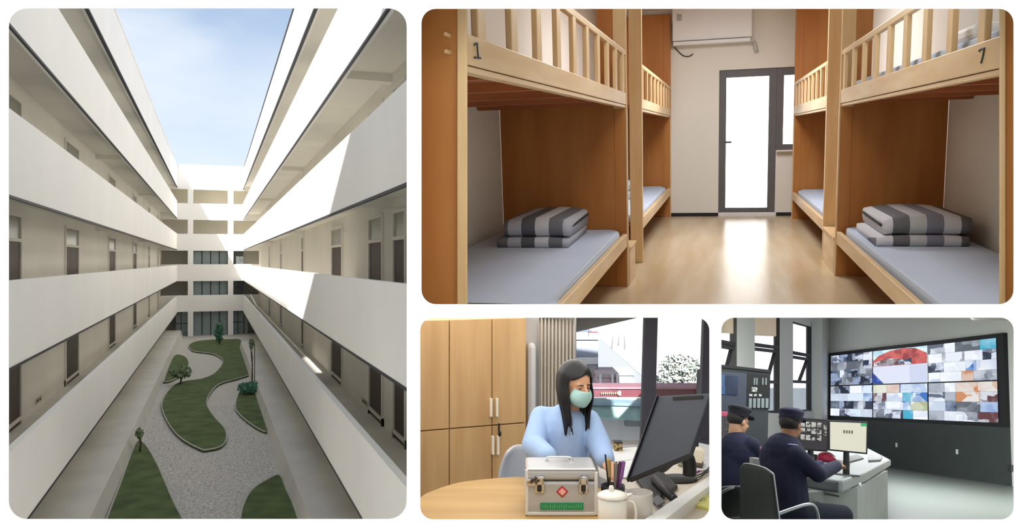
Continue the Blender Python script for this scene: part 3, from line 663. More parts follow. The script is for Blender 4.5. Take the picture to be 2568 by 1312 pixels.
# window
YW = 6.4
W = lambda px, py: O(px, py, YW)
struct(S, 'wall_window', MB().box((W(1430, 0).x, YW, ZFO), (W(1800, 0).x, YW + .12, W(0, 1112).z)), off_wall)
mb = MB()
wf = struct(S, 'window_110', MB().box((W(1438, 0).x, YW - .02, W(0, 1118).z), (W(1445, 0).x, YW + .1, -.4)), dark_frame)
def leanbar(xt0, xt1, xb0, xb1, yt, yb, y, th):
    return MB().hexa([O(xb0, yb, y), O(xb1, yb, y), O(xb1, yb, y) + Vector((0, th, 0)), O(xb0, yb, y) + Vector((0, th, 0)), O(xt0, yt, y), O(xt1, yt, y), O(xt1, yt, y) + Vector((0, th, 0)), O(xt0, yt, y) + Vector((0, th, 0))])
part('mullion', leanbar(1617, 1650, 1606, 1640, 790, 1185, 6.3, .08), dark_frame, wf)
part('mullion', leanbar(1766, 1790, 1752, 1790, 790, 1185, 6.3, .08), dark_frame, wf)
part('pane', MB().box((W(1445, 0).x, YW + .03, W(0, 1112).z), (W(1608, 0).x, YW + .04, -.4)), clear, wf)
part('pane', MB().box((W(1645, 0).x, YW + .03, W(0, 1112).z), (W(1766, 0).x, YW + .04, -.4)), clear, wf)
part('sill', MB().box((W(1440, 0).x, YW - .12, W(0, 1114).z - .03), (W(1790, 0).x, YW, W(0, 1114).z)), ac_white, wf)
struct(S, 'wall_window', MB().box((W(1650, 0).x, 6.28, ZFO), (W(1800, 0).x, 6.38, W(0, 1095).z)), dark_frame)
a = [O(1442, 792, 6.2), O(1612, 792, 6.2), O(1596, 798, 6.2), O(1445, 833, 6.2)]
struct(S, 'trim_111', MB().prism(a, (0, .06, 0)), mat('grey_soffit_board', srgb(150, 148, 150), .8))
# outside: added sunlit plaza and pale buildings
glare_ground = mat('pale_plaza', srgb(205, 205, 204), .9, var=.01, scale=.05)
struct(HALL, 'ground', MB().box((8.3 + 1.6, 15, ZG - .45), (260, 420, ZG - .4)), glare_ground)  # made-up ground, sunlit to fill the window views with white
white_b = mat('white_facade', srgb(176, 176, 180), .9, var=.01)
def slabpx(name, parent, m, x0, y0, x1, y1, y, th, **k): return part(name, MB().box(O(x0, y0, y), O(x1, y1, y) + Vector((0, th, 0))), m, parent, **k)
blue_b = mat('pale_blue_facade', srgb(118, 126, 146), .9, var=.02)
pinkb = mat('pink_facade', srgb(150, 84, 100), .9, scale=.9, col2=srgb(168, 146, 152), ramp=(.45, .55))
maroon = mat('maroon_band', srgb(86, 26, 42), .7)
t = thing(S, 'building', 'pale blue and white building seen past the curtain through the window', 'building', O(1470, 940, 48))
slabpx('wall', t, blue_b, 1430, 845, 1500, 985, 48, 6)
slabpx('parapet', t, white_b, 1430, 835, 1503, 852, 47.8, .4); slabpx('ledge', t, white_b, 1430, 897, 1500, 914, 47.8, .4)
slabpx('ledge', t, mat('grey_facade', srgb(126, 126, 134), .9), 1430, 915, 1498, 950, 47.9, .3)
part('railing', MB().box(O(1476, 832, 47.7), O(1500, 834, 47.7) + Vector((0, .1, 0))).box(O(1476, 832, 47.7), O(1477, 844, 47.7) + Vector((0, .1, 0))), maroon, t)
t = thing(S, 'building', 'low pink building with white piers above the maroon band', 'building', O(1540, 975, 46))
slabpx('wall', t, pinkb, 1498, 948, 1552, 980, 46, 3); slabpx('wall', t, mat('pale_pink', srgb(160, 144, 150), .9), 1498, 938, 1552, 949, 46, 3)
for x in (1504, 1534, 1546): slabpx('pier', t, white_b, x, 940, x + 5, 978, 45.7, .3)
t = thing(S, 'building', 'tiny grey terraced houses above the pink building', 'building', O(1560, 965, 60))
tinym = mat('speckled_grey', srgb(160, 162, 170), .9, scale=1.4, col2=srgb(84, 90, 106), ramp=(.4, .5))
slabpx('house_wall', t, tinym, 1553, 940, 1590, 972, 60, 3); slabpx('roof', t, white_b, 1551, 936, 1592, 942, 59.8, 3.4)
t = thing(S, 'building', 'maroon sign band running across the view outside the window', 'building', O(1600, 990, 30))
slabpx('band', t, maroon, 1460, 976, 1800, 996, 30, .8); slabpx('coping', t, mat('pink_trim', srgb(140, 98, 110), .8), 1460, 971, 1800, 976, 29.9, 1)
gold = mat('gilt_letters', srgb(150, 130, 98), .5)
for i in range(9): slabpx('letter', t, gold, 1507 + i * 5, 985 - (i % 3), 1510 + i * 5, 989, 29.85, .05)
slabpx('letter', t, ac_white, 1551, 981, 1557, 992, 29.85, .05)
# a white awning-like roof below the band, with a teal stripe
t = thing(S, 'canopy_roof', 'white and pale teal curved roof below the maroon band outside', 'roof', O(1550, 1100, 25))
teal = mat('pale_teal', srgb(118, 146, 148), .6); teal2 = mat('soft_blue', srgb(108, 132, 146), .6)
def band(m, nm, top, bot, y):
    mb = MB(); n = 12; vs = []
    for i in range(n + 1):
        px = 1470 + 300 * i / n; u = i / n
        a, b = top(u), bot(u); vs += [O(px, a, y), O(px, b, y - .3)]
    mb.add(vs, [(2 * i, 2 * i + 2, 2 * i + 3, 2 * i + 1) for i in range(n)]); part(nm, mb, m, t, solid=.1)
band(white_b, 'roof_sheet', lambda u: 998, lambda u: 1112, 26)
band(teal2, 'blue_stripe', lambda u: 1003 + 10 * u, lambda u: 1012 + 8 * u, 25.6)
band(teal, 'teal_stripe', lambda u: 1014 + 10 * u, lambda u: 1046 + 22 * u, 25.5)
slabpx('roof_vent', t, mat('grey_vent', srgb(92, 98, 104), .6), 1569, 1050, 1612, 1070, 25.2, .3)
# white pole marks and a pale tree
t = thing(S, 'light_mast', 'three slim dark poles standing against the bright sky outside', 'pole', O(1550, 880, 50))
for a in ((1537, 842, 1534, 875), (1553, 842, 1550, 867), (1566, 842, 1567, 877)):
    part('pole', MB().cone(O(a[0], a[1], 50), O(a[2], a[3], 50), .02, .05, 6), dark_frame, t)
t = thing(S, 'tree', 'pale hazy tree beyond the right window pane', 'tree', O(1705, 972, 55))
part('trunk', MB().cone(O(1705, 972, 55), O(1705, 930, 55), .25, .15, 8), bark, t)
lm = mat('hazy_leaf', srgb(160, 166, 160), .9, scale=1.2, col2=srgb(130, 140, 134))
mb = leafball(O(1708, 925, 55), 1.35, 1500, .16, (1.15, 1, .85)); mb2 = leafball(O(1670, 945, 55), .7, 500, .14, (1, 1, .8)); mb.add(mb2.v, mb2.f)
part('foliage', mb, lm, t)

# tables
tb = spline([(-.44, 3.82), (-.367, 3.97), (-.27, 4.08), (-.17, 4.13), (-.05, 4.17), (.06, 4.18), (.2, 4.09), (.40, 4.0), (.55, 3.84), (.60, 3.6), (.55, 3.15), (.35, 2.92), (.0, 2.86), (-.3, 2.95), (-.43, 3.2), (-.475, 3.5)], 5, True)
t = thing(S, 'round_table', 'round honey coloured wooden table carrying the silver case', 'table', (.05, 3.5, ZFO))
oak = mat('honey_table_top', srgb(194, 158, 100), .5, scale=1.5, stretch=(.7, 5, 1), col2=srgb(178, 140, 84))
part('table_top', MB().prism([Vector((p.x, p.y, ZT)) for p in tb], (0, 0, -.03)), oak, t, bevel=.005)
part('pedestal', MB().cone((.08, 3.5, ZFO), (.08, 3.5, ZT - .03), .05, .05, 20), mat('grey_pedestal', srgb(180, 180, 180), .4, .6), t, smooth=True)
part('foot_plate', MB().cone((.08, 3.5, ZFO), (.08, 3.5, ZFO + .02), .3, .28, 28), MATS['grey_pedestal'], t)
white_desk = mat('white_desk_top', srgb(214, 204, 190), .4, var=.03)
t = thing(S, 'desk', 'cluttered white desk under the dark computer monitor', 'desk', (.85, 4, ZFO))
part('desk_top', MB().prism([Vector((x, y, ZT - .002)) for x, y in ((.60, 3.35), (.57, 3.0), (.72, 3.0), (1.1, 4.35), (1.12, 4.75), (.50, 4.75), (.46, 4.2), (.58, 3.95), (.63, 3.6))], (0, 0, -.028)), white_desk, t)
for x, y in ((.64, 3.1), (1.04, 4.6), (.55, 4.6)): part('leg', MB().box((x, y, ZFO), (x + .04, y + .04, ZT - .03)), ac_white, t)
# desk partition running out at the lower right
pl = [O(1612, 1304, 1), O(1782, 1190, 1), O(1782, 1236, 1), O(1712, 1304, 1)]
def onz(px, py, z): return OFFICE.Z(px, py, z)
pp = [onz(1598, 1312, ZT + .05), onz(1787, 1186, ZT + .05), onz(1787, 1213, ZT + .05), onz(1655, 1312, ZT + .05)]
struct(S, 'trim_112', MB().prism(pp, (0, 0, -.09)), ac_white, bevel=.008)
pp = [onz(1640, 1330, ZT - .03), onz(1787, 1215, ZT - .03), onz(1790, 1318, ZT - .03)]
t = thing(S, 'side_shelf', 'beige shelf behind the white ledge at the lower right', 'shelf', pp[0]); part('shelf_board', MB().prism(pp, (0, 0, -.02)), mat('beige_board', srgb(226, 200, 168), .6), t)
t = thing(S, 'note_pad', 'yellow sticky note pad beyond the white ledge', 'note pad', onz(1745, 1290, ZT - .03))
yel = mat('pale_yellow_paper', srgb(232, 228, 150), .8, scale=30, col2=srgb(214, 212, 132))
for k in range(4):
    q = [onz(1718, 1282, ZT - .03), onz(1783, 1300, ZT - .03), onz(1785, 1262, ZT - .03), onz(1735, 1252, ZT - .03)]
    part('sheet_block', MB().prism([v + Vector((.0015 * (k % 2), 0, .011 * k)) for v in q], (0, 0, .010)), yel, t)
part('scribble', MB().tube([v + Vector((0, 0, .046)) for v in (onz(1745, 1280, ZT - .03), onz(1752, 1274, ZT - .03), onz(1756, 1281, ZT - .03), onz(1764, 1272, ZT - .03), onz(1770, 1280, ZT - .03))], .0012, 5), black_m, t)
solo(S, 'folder', MB().prism([onz(x, y, ZT + .0) for x, y in ((1752, 1240), (1788, 1246), (1788, 1215), (1768, 1222))], (0, 0, .012)), mat('blue_paper', srgb(130, 172, 214), .7), 'blue paper folder beyond the white ledge', 'folder')

# silver case
t = thing(S, 'first_aid_case', 'silver aluminium case with chrome latches and green label on the table', 'case', (.22, 3.66, ZT))
alu = mat('brushed_aluminium', srgb(186, 187, 188), .38, .35, scale=3, stretch=(.3, 6, 6), col2=srgb(172, 173, 174))
alu2 = mat('bright_aluminium', srgb(222, 223, 224), .3, .3, var=.02); chrome = mat('chrome', srgb(210, 212, 216), .12, 1, scale=40, col2=srgb(60, 60, 66), ramp=(.35, .5))
x0, x1, y0_, y1_, zb, zl = .061, .378, 3.54, 3.78, ZT + .004, -.925
part('shell', MB().box((x0, y0_, zb), (x1, y1_, zl - .052)), alu, t, bevel=.012)
part('lid', MB().box((x0, y0_, zl - .048), (x1, y1_, zl)), alu, t, bevel=.014)
tr = MB()
for (a, b) in (((x0 + .006, y0_ - .002, zl - .002), (x1 - .006, y0_ + .02, zl + .004)), ((x0 + .006, y0_ - .003, zb - .002), (x1 - .006, y0_ + .012, zb + .014)), ((x0 - .003, y0_ - .003, zb), (x0 + .012, y0_ + .012, zl)), ((x1 - .012, y0_ - .003, zb), (x1 + .003, y0_ + .012, zl - .01))): tr.box(a, b)
part('edge_trim', tr, alu2, t, bevel=.004)
part('base_gasket', MB().box((x0, y0_ + .002, ZT), (x1, y1_, ZT + .006)), black_m, t)
for lx in (1353, 1463):
    a, b = O(lx - 12, 1192, 3.54), O(lx + 12, 1238, 3.54)
    lt = part('latch', MB().box((a.x, 3.528, b.z), (b.x, 3.541, a.z)), chrome, t, bevel=.006)
    part('latch_key_plate', MB().box((a.x + .010, 3.524, b.z + .012), (b.x - .012, 3.53, b.z + .042)), black_m, lt, bevel=.002)
    part('latch_bail', MB().tube([(a.x + .006, 3.522, a.z - .035), (a.x + .008, 3.518, a.z - .004), (b.x - .008, 3.518, a.z - .004), (b.x - .006, 3.522, a.z - .035)], .003, 6), chrome, lt, smooth=True)
a, b = O(1322, 1200, 3.54), O(1342, 1218, 3.54)
part('padlock_hasp', MB().box((a.x, 3.53, b.z), (b.x, 3.541, a.z)).box((a.x - .002, 3.526, b.z + .005), (a.x + .012, 3.535, a.z - .003)), chrome, t, bevel=.002)
dc = O(1410, 1234, 3.535)
def dia(r): return [dc + Vector(v) * r for v in ((-1, 0, 0), (0, 0, -1), (1, 0, 0), (0, 0, 1))]
part('badge', MB().prism([p for p in dia(.0275)], (0, .006, 0)), mat('crimson_badge', srgb(178, 40, 56), .5), t, bevel=.005)
part('badge_centre', MB().prism([p + Vector((0, -.003, 0)) for p in dia(.018)], (0, .006, 0)), mat('salmon_badge', srgb(228, 150, 134), .6, scale=120, col2=srgb(236, 190, 170)), t, bevel=.004)
a, b = O(1355, 1262, 3.535), O(1463, 1279, 3.535)
gl_ = part('label_strip', MB().box((a.x, 3.534, b.z), (b.x, 3.541, a.z)), mat('green_label', srgb(26, 140, 92), .5), t)
lt = MB(); random.seed(3)
for i in range(17):
    x = a.x + .012 + i * (b.x - a.x - .024) / 16; hh = random.uniform(.35, .9) * (a.z - b.z) * .38; zc = (a.z + b.z) / 2 + random.uniform(-.002, .002)
    lt.bar((x, 3.5325, zc - hh), (x + random.uniform(-.002, .002), 3.5325, zc + hh), .0014, .0014)
    if i % 2: lt.bar((x - .003, 3.5325, zc), (x + .003, 3.5325, zc + random.uniform(-.003, .003)), .0014, .0014)
part('lettering', lt, mat('pale_green_ink', srgb(150, 214, 150), .6), gl_)
h0, h1 = onz(1372, 1156, zl), onz(1432, 1156, zl)
hd = part('handle', MB().tube(spline([h0 + Vector((0, 0, .004)), h0 + Vector((.004, 0, .016)), (h0 + h1) / 2 + Vector((0, 0, .018)), h1 + Vector((-.004, 0, .016)), h1 + Vector((0, 0, .004))], 5), .0045, 8), alu2, t, smooth=True)
for h in (h0, h1): part('handle_mount', MB().box(h + Vector((-.008, -.01, 0)), h + Vector((.008, .01, .008))), chrome, hd)

# mugs and pen cup
porc = mat('white_porcelain', srgb(226, 223, 216), .25, var=.01)
def mug(label, px0, px1, pyt, pyb, y, m, lid, handle):
    zb = ZT; a, b = O(px0, pyt, y), O(px1, pyt, y); r = (b.x - a.x) / 2; cx = (a.x + b.x) / 2; c = Vector((cx, y + r * .2, zb)); h = a.z - zb
    t = thing(S, 'mug', label, 'mug', c)
    part('body', MB().lathe([(0, .001), (r * .86, .0), (r * .95, h * .06), (r, h * .5), (r, h), (r * .93, h), (r * .92, h * .1), (0, h * .08)], c), m, t, smooth=True)
    if lid:
        ld = part('lid', MB().lathe([(r * 1.05, h - .002), (r * 1.05, h + .006), (r * .8, h + .014), (r * .3, h + .02), (0, h + .021)], c), m, t, smooth=True)
        part('knob', MB().lathe([(.011, h + .018), (.011, h + .034), (.008, h + .042), (0, h + .044)], c + Vector((-.004, 0, 0))), m, ld, smooth=True)
        part('spout', MB().add([c + Vector(v) for v in ((r * .7, -.03, h), (r * .7, .03, h), (r * 1.42, 0, h + .012), (r * .7, -.02, h - .05), (r * .7, .02, h - .05), (r * 1.25, 0, h - .005))], [(0, 1, 2), (3, 5, 4), (0, 2, 5, 3), (1, 4, 5, 2), (0, 3, 4, 1)]), m, t, smooth=False)
    if handle:
        part('handle', MB().tube(spline([c + Vector(v) for v in ((r * .95, 0, h * .85), (r * 1.45, -.005, h * .82), (r * 1.6, -.01, h * .5), (r * 1.4, -.005, h * .15), (r * .93, 0, h * .1))], 6), .006, 8), m, t, smooth=True)
mug('white lidded porcelain mug with knob in front of the pen cup', 1500, 1573, 1246, 1330, 3.30, porc, True, True)
mug('plain pale grey cup behind the lidded white mug', 1568, 1638, 1236, 1306, 3.42, mat('grey_ceramic', srgb(196, 192, 186), .35), False, False)
c = O(1537, 1250, 3.62); c.z = ZT
t = thing(S, 'pen_cup', 'black pen cup full of brushes beside the silver case', 'pen holder', c)
r, h = .054, .115
part('cup', MB().lathe([(0, 0), (r, 0), (r, h), (r * .92, h), (r * .9, .01), (0, .01)], c), black_m, t, smooth=True)
def stickin(name, label, cat, m, px, py, r, top=None, tm=None):
    b = c + Vector(((px - 1537) * .0006, random.uniform(-.02, .02), .02)); e = O(px, py, 3.62)
    t2 = thing(S, name, label, cat, b); part('shaft', MB().cone(b, e, r * .7, r, 8), m, t2)
    if top: part('head', MB().cone(b + (e - b) * .62, e, r * 1.3, top, 8), tm, t2)
stickin('pen', 'black pen standing upright in the pen cup', 'pen', black_m, 1518, 1140, .004)
stickin('brush', 'brown wooden spatula standing in the pen cup', 'brush', bark, 1526, 1152, .006, .012, mat('tan_wood_tool', srgb(180, 150, 96), .6))
stickin('brush', 'grey bristled brush standing in the pen cup', 'brush', mat('grey_tool', srgb(130, 122, 116), .5), 1545, 1162, .006, .011, MATS['grey_tool'])
purple = mat('purple_plastic', srgb(150, 96, 166), .5)
stickin('marker', 'purple marker leaning in the pen cup', 'marker', purple, 1564, 1158, .008, .009, purple)
stickin('marker', 'dark purple marker in the middle of the pen cup', 'marker', mat('plum_plastic', srgb(96, 54, 92), .5), 1555, 1158, .007)
# items at the window end of the desk
t = thing(S, 'paper_sheet', 'white paper sheets lying between the pen cup and the monitor', 'paper', onz(1590, 1140, ZT))
for k, q in enumerate((((1545, 1150), (1600, 1135), (1612, 1190), (1560, 1200)), ((1520, 1128), (1598, 1122), (1600, 1150), (1535, 1160)))):
    part('sheet', MB().prism([onz(x, y, ZT + .002 + .003 * k) for x, y in q], (0, 0, .002)), ac_white, t)
t = thing(S, 'perfume_box', 'small gold patterned box by the window behind the pen cup', 'box', onz(1550, 1134, ZT))
a, b = O(1541, 1112, 4.72), O(1561, 1138, 4.72)
part('box_body', MB().box((a.x, 4.72, b.z), (b.x, 4.77, a.z)), mat('gold_pattern', srgb(196, 170, 110), .5, scale=60, col2=srgb(60, 48, 34), ramp=(.4, .55)), t)
part('box_lid', MB().box((a.x, 4.715, a.z), (b.x, 4.775, a.z + .008)), black_m, t)
# monitor seen from behind
navy = mat('dark_navy_plastic', srgb(28, 37, 52), .6, var=.1, scale=3)
t = thing(S, 'computer_monitor', 'large tilted dark computer monitor seen from behind', 'monitor', onz(1690, 1195, ZT))
TL, TR, BR, BL = O(1650, 993, 3.72), O(1781, 985, 3.42), O(1728, 1143, 3.38), O(1574, 1206, 3.52)
_n = (TR - TL).cross(BL - TL); BR = BR * (TL.dot(_n) / BR.dot(_n)); nn = (TR - TL).cross(BL - TL).normalized(); nn = nn if nn.y < 0 else -nn
part('screen_shell', MB().hexa([BL, BR, TR, TL] + [p - nn * .022 for p in (BL, BR, TR, TL)]), navy, t, bevel=.006)
part('bezel_edge', MB().bar(BL + nn * .001, TL + nn * .001, .006, .02), black_m, t)
part('bezel_edge', MB().bar(BL + nn * .001, BR + nn * .001, .006, .014), black_m, t)
part('top_vent', MB().bar(TL.lerp(TR, .35) + (BL - TL) * .06 + nn * .002, TL.lerp(TR, .9) + (BL - TL) * .06 + nn * .002, .004, .022), black_m, t)
part('bracket', MB().cap(O(1705, 1128, 3.42), O(1660, 1165, 3.5), .03, .035), black_m, t, smooth=True)
part('neck', MB().tube(spline([O(1680, 1142, 3.5), O(1700, 1133, 3.5), O(1720, 1142, 3.52), O(1729, 1165, 3.52), O(1729, 1192, 3.52)], 5), [.03] * 21, 12), black_m, t, smooth=True)
bc = onz(1700, 1203, ZT)
part('base', MB().lathe([(0, .012), (.09, .012), (.1, .006), (.1, 0), (0, 0)], bc, sq=(1, .8)), black_m, t, smooth=True)
t = thing(S, 'telephone', 'black desk telephone with handset under the monitor', 'telephone', onz(1640, 1240, ZT))
a = onz(1625, 1225, ZT); 
part('phone_body', MB().prism([onz(1592, 1205, ZT), onz(1655, 1185, ZT), onz(1700, 1228, ZT), onz(1640, 1268, ZT)], (0, 0, .022)), black_m, t, bevel=.006)
part('handset', MB().cap(onz(1642, 1212, ZT + .02) + Vector((0, 0, .02)), onz(1690, 1262, ZT + .02) + Vector((0, 0, .02)), .022, .02), black_m, t, smooth=True)
part('keypad', MB().prism([onz(1650, 1245, ZT + .02), onz(1668, 1262, ZT + .02), onz(1648, 1272, ZT + .02), onz(1635, 1256, ZT + .02)], (0, 0, .008)), mat('grey_keys', srgb(96, 98, 104), .5), t)
cb_ = MB()
for k in range(3): cb_.tube(spline([onz(1735 - 3 * k, 1200 + 4 * k, ZT) + Vector((0, 0, .008)), onz(1752, 1196 + 6 * k, ZT) + Vector((0, 0, .01)), onz(1768, 1188 + 3 * k, ZT) + Vector((0, 0, .012)), onz(1786, 1168 + 8 * k, ZT) + Vector((0, 0, .01))], 5), .003, 6)
solo(S, 'cable', cb_, black_m, 'black cables curling from the monitor foot to the right', 'cable', smooth=True)
t = thing(S, 'cream_carton', 'cream open carton on papers right of the monitor', 'box', onz(1745, 1165, ZT))
part('carton_body', MB().add([O(1718, 1158, 3.95), O(1762, 1163, 3.95), O(1770, 1131, 4.0), O(1728, 1129, 4.0)] + [p + Vector((0, .09, 0)) for p in (O(1718, 1158, 3.95), O(1762, 1163, 3.95), O(1770, 1131, 4.0), O(1728, 1129, 4.0))], [(0, 1, 2, 3), (4, 7, 6, 5), (0, 4, 5, 1), (1, 5, 6, 2), (2, 6, 7, 3), (3, 7, 4, 0)]), mat('cream_card', srgb(232, 224, 204), .7), t, bevel=.006)
part('carton_foot', MB().prism([onz(1728, 1172, ZT), onz(1760, 1178, ZT), onz(1764, 1166, ZT), onz(1734, 1160, ZT)], (0, 0, .02)), mat('brown_foot', srgb(70, 58, 46), .7), t)
solo(S, 'magazine', MB().prism([onz(x, y, ZT + .001) for x, y in ((1700, 1168), (1742, 1180), (1762, 1160), (1722, 1146))], (0, 0, .006)), mat('olive_cover', srgb(142, 146, 120), .7, scale=30, col2=srgb(104, 104, 84)), 'olive green magazine under the cream carton', 'magazine')
solo(S, 'document_stack', MB().prism([onz(x, y, ZT + .001) for x, y in ((1722, 1188), (1790, 1176), (1790, 1120), (1752, 1112))], (0, 0, .004)), mat('bluish_paper', srgb(220, 222, 232), .8), 'white papers spread on the desk right of the monitor', 'paper')
solo(S, 'paper_bird', MB().add([O(1733, 1128, 4.5), O(1752, 1108, 4.5), O(1751, 1122, 4.5), O(1745, 1134, 4.47), O(1742, 1122, 4.55)], [(0, 1, 2), (0, 2, 3), (0, 4, 1), (4, 2, 1), (0, 3, 4)]), mat('ink_blue', srgb(30, 36, 60), .5), 'small dark blue folded ornament on the papers by the window', 'ornament', solid=.004)
solo(S, 'purple_strap', MB().tube(spline([onz(1735, 1200, ZT) + Vector((0, 0, .01)), onz(1745, 1192, ZT) + Vector((0, 0, .012)), onz(1754, 1186, ZT) + Vector((0, 0, .01))], 4), .006, 6), mat('purple_strap', srgb(120, 30, 130), .6), 'purple strap lying by the monitor foot', 'strap', smooth=True)

# grey chair behind the table
t = thing(S, 'shell_chair', 'light grey plastic shell chair behind the round table', 'chair', (.02, 4.75, ZFO))
grey_pl = mat('grey_shell', srgb(186, 188, 192), .5, var=.01)
def shell(u, v):
    px = 1252 + (1352 - 1252) * u; wv = 1 - (1 - min(1, v * 1.9)) ** 2
    y = 4.72 - .10 * (2 * u - 1) ** 2 * .8 + .05 * v
    cu = (u - .5) * (.62 + .38 * wv) + .5
    a = O(1252 + 100 * cu, 0, y); top = cz(1116 + 12 * (2 * u - 1) ** 2, 4.72); return (a.x, y, top + (-1.44 - top) * v)
part('backrest', MB().grid(shell, 14, 12), grey_pl, t, smooth=True, solid=.018)
part('seat', MB().box((-.06, 4.32, -1.45), (.28, 4.72, -1.42)), grey_pl, t, bevel=.014)
for x in (-.04, .26):
    for y in (4.35, 4.7): part('leg', MB().cone((x, y, ZFO), (x * .9 + .01, y, -1.45), .012, .014, 8), mat('steel_leg', srgb(170, 172, 176), .3, .8), t)

# ------------------------------------------------------------------ people
skin = mat('skin', srgb(214, 164, 132), .55, var=.03, scale=8); skin_t = mat('tanned_skin', srgb(176, 126, 96), .55, var=.04, scale=8)
hair_m = mat('black_hair', srgb(12, 13, 19), .3, var=.3, scale=20, stretch=(6, 6, .6), spec=.4, bump=.08, bscale=30); navy_cl = mat('navy_uniform', srgb(30, 34, 64), .85, var=.08, scale=4, bump=.2, bscale=14)
blue_gown = mat('pale_blue_gown', srgb(164, 192, 234), .85, var=.03, scale=4, bump=.25, bscale=11)
def basis(fwd, up=(0, 0, 1)):
    f = Vector(fwd).normalized(); r = f.cross(Vector(up)).normalized(); u = r.cross(f); return Matrix((r, f, u)).transposed()   # columns right, forward, up
def head_mb(mb, c, R, s=1.0):
    c = Vector(c); g = lambda x, y, z: c + R @ (Vector((x, y, z)) * s)
    mb.ell(g(0, -.012, .03), (.074 * s, .092 * s, .085 * s), R)
    mb.ell(g(0, .02, -.035), (.058 * s, .066 * s, .072 * s), R)
    mb.ell(g(0, .045, -.085), (.030 * s, .032 * s, .026 * s), R, 12, 8)       # chin
    for q in (-1, 1):
        mb.ell(g(q * .036, .062, -.025), (.022 * s, .02 * s, .022 * s), R, 10, 8)   # cheeks
        mb.ell(g(q * .076, -.008, -.01), (.008 * s, .018 * s, .030 * s), R, 10, 8)   # ears
        mb.ell(g(q * .028, .066, .020), (.022 * s, .012 * s, .008 * s), R, 10, 8)   # brows
    mb.cap(g(0, .083, .015), g(0, .103, -.02), .008 * s, .012 * s, 10)           # nose
    mb.ell(g(0, .085, -.052), (.022 * s, .009 * s, .008 * s), R, 10, 8)          # lips
lid_m = mat('eyelid_skin', srgb(186, 132, 106), .6)
def eyes(t, c, R, s=1.0):
    c = Vector(c); g = lambda x, y, z: c + R @ (Vector((x, y, z)) * s)
    for q in (-1, 1):
        e_ = part('eye', MB().ell(g(q * .030, .068, .001), (.012 * s, .009 * s, .0035 * s), R, 10, 8), mat('eye_white', srgb(206, 196, 188), .4), t, smooth=True)
        part('iris', MB().ell(g(q * .030, .0745, -.0005), (.0045 * s, .004 * s, .003 * s), R, 8, 6), black_m, e_, smooth=True)
        part('eyelid', MB().ell(g(q * .030, .067, .0065), (.0145 * s, .0115 * s, .0055 * s), R, 10, 8), lid_m, t, smooth=True)
        part('eyelash', MB().cap(g(q * .019, .0775, .0035), g(q * .041, .0735, .0025), .0014 * s, .001 * s, 6), hair_m, t, smooth=True)
        part('eyebrow', MB().cap(g(q * .016, .0795, .021), g(q * .043, .0705, .022), .0028 * s, .0018 * s, 6), hair_m, t, smooth=True)
def hand_mb(mb, wrist, d, n, s=1.0, curl=.5, thumb=1):
    """palm plus four unequal fingers and a side thumb; d along the hand, n out of its back"""
    w_ = Vector(wrist); d = Vector(d).normalized(); n = Vector(n); n = (n - d * n.dot(d)).normalized(); r = d.cross(n)
    R = Matrix((r, d, n)).transposed()
    mb.ell(w_ + d * .045 * s, (.038 * s, .052 * s, .016 * s), R, 14, 10)
    for k, (o, L) in enumerate(((-.027, .062), (-.009, .072), (.009, .068), (.026, .052))):
        p0 = w_ + d * .08 * s + r * o * s; p = p0; a = 0
        for j in range(3):
            a += curl * (.4 + .3 * j); q = p + (d * math.cos(a) - n * math.sin(a)) * L * s * (.42, .32, .26)[j]
            mb.cap(p, q, (.0092 - .0008 * j) * s, (.0086 - .0009 * j) * s, 8); p = q
    p0 = w_ + d * .02 * s - r * thumb * .026 * s; p1 = p0 + (d * .7 - r * thumb * .75 - n * .2).normalized() * .036 * s; p2 = p1 + (d * .95 - r * thumb * .2 - n * .3).normalized() * .03 * s
    mb.cap(p0, p1, .012 * s, .0105 * s, 8); mb.cap(p1, p2, .0105 * s, .0085 * s, 8)

# --- woman in the office
HC = O(1444, 962, 4.15); Rw = basis((.55, -.80, -.26))
nk = O(1432, 1024, 4.22); ch = O(1420, 1070, 4.24); wa = O(1415, 1150, 4.26); pv = Vector((wa.x, 4.34, -1.38))
shl, shr = O(1357, 1046, 4.26), O(1478, 1056, 4.26); ell_, elr = O(1338, 1118, 4.12), O(1503, 1118, 4.14)
wrl, wrr = O(1378, 1148, 3.92), O(1520, 1158, 4.0)
t = thing(S, 'person', 'woman in pale blue gown and face mask with long black hair, head bowed over desk', 'person', (pv.x, pv.y, ZFO))
mb = MB(); head_mb(mb, HC, Rw, .95)
mb.cap(HC + Rw @ Vector((0, -.02, -.06)), nk, .046, .05); mb.ell((ch + nk) / 2, (.10, .07, .06))
mb.ell(ch, (.13, .09, .12)); mb.ell(wa, (.11, .085, .14)); mb.ell(pv, (.15, .12, .12)); mb.cap(wa, pv, .10, .12)
for a, b, c2 in ((shl, ell_, wrl), (shr, elr, wrr)):
    mb.cap(nk + Vector((0, 0, -.03)), a, .045, .042); mb.cap(a, b, .04, .033); mb.cap(b, c2, .031, .022)
hand_mb(mb, wrl, (.5, -.7, -.25), (0, -.3, 1), .95, .5, -1); hand_mb(mb, wrr, (.25, -.85, -.3), (0, -.3, 1), .95, .5, 1)
for q in (-1, 1):
    hp_ = pv + Vector((q * .09, 0, -.02)); kn = hp_ + Vector((0, -.38, .0)); an = Vector((kn.x, kn.y + .05, ZFO + .09)); to = an + Vector((0, -.15, -.06))
    mb.cap(hp_, kn, .075, .055); mb.cap(kn, an, .052, .036); mb.cap(an, to, .036, .028)
part('body', mb, skin, t, smooth=True, remesh=.006)
g = MB(); g.ell(ch + Vector((0, 0, -.01)), (.155, .105, .125)); g.cap(ch, wa, .125, .135); g.cap(wa, pv, .135, .15); g.cap(nk + Vector((-.0, .01, -.028)), ch, .055, .11)
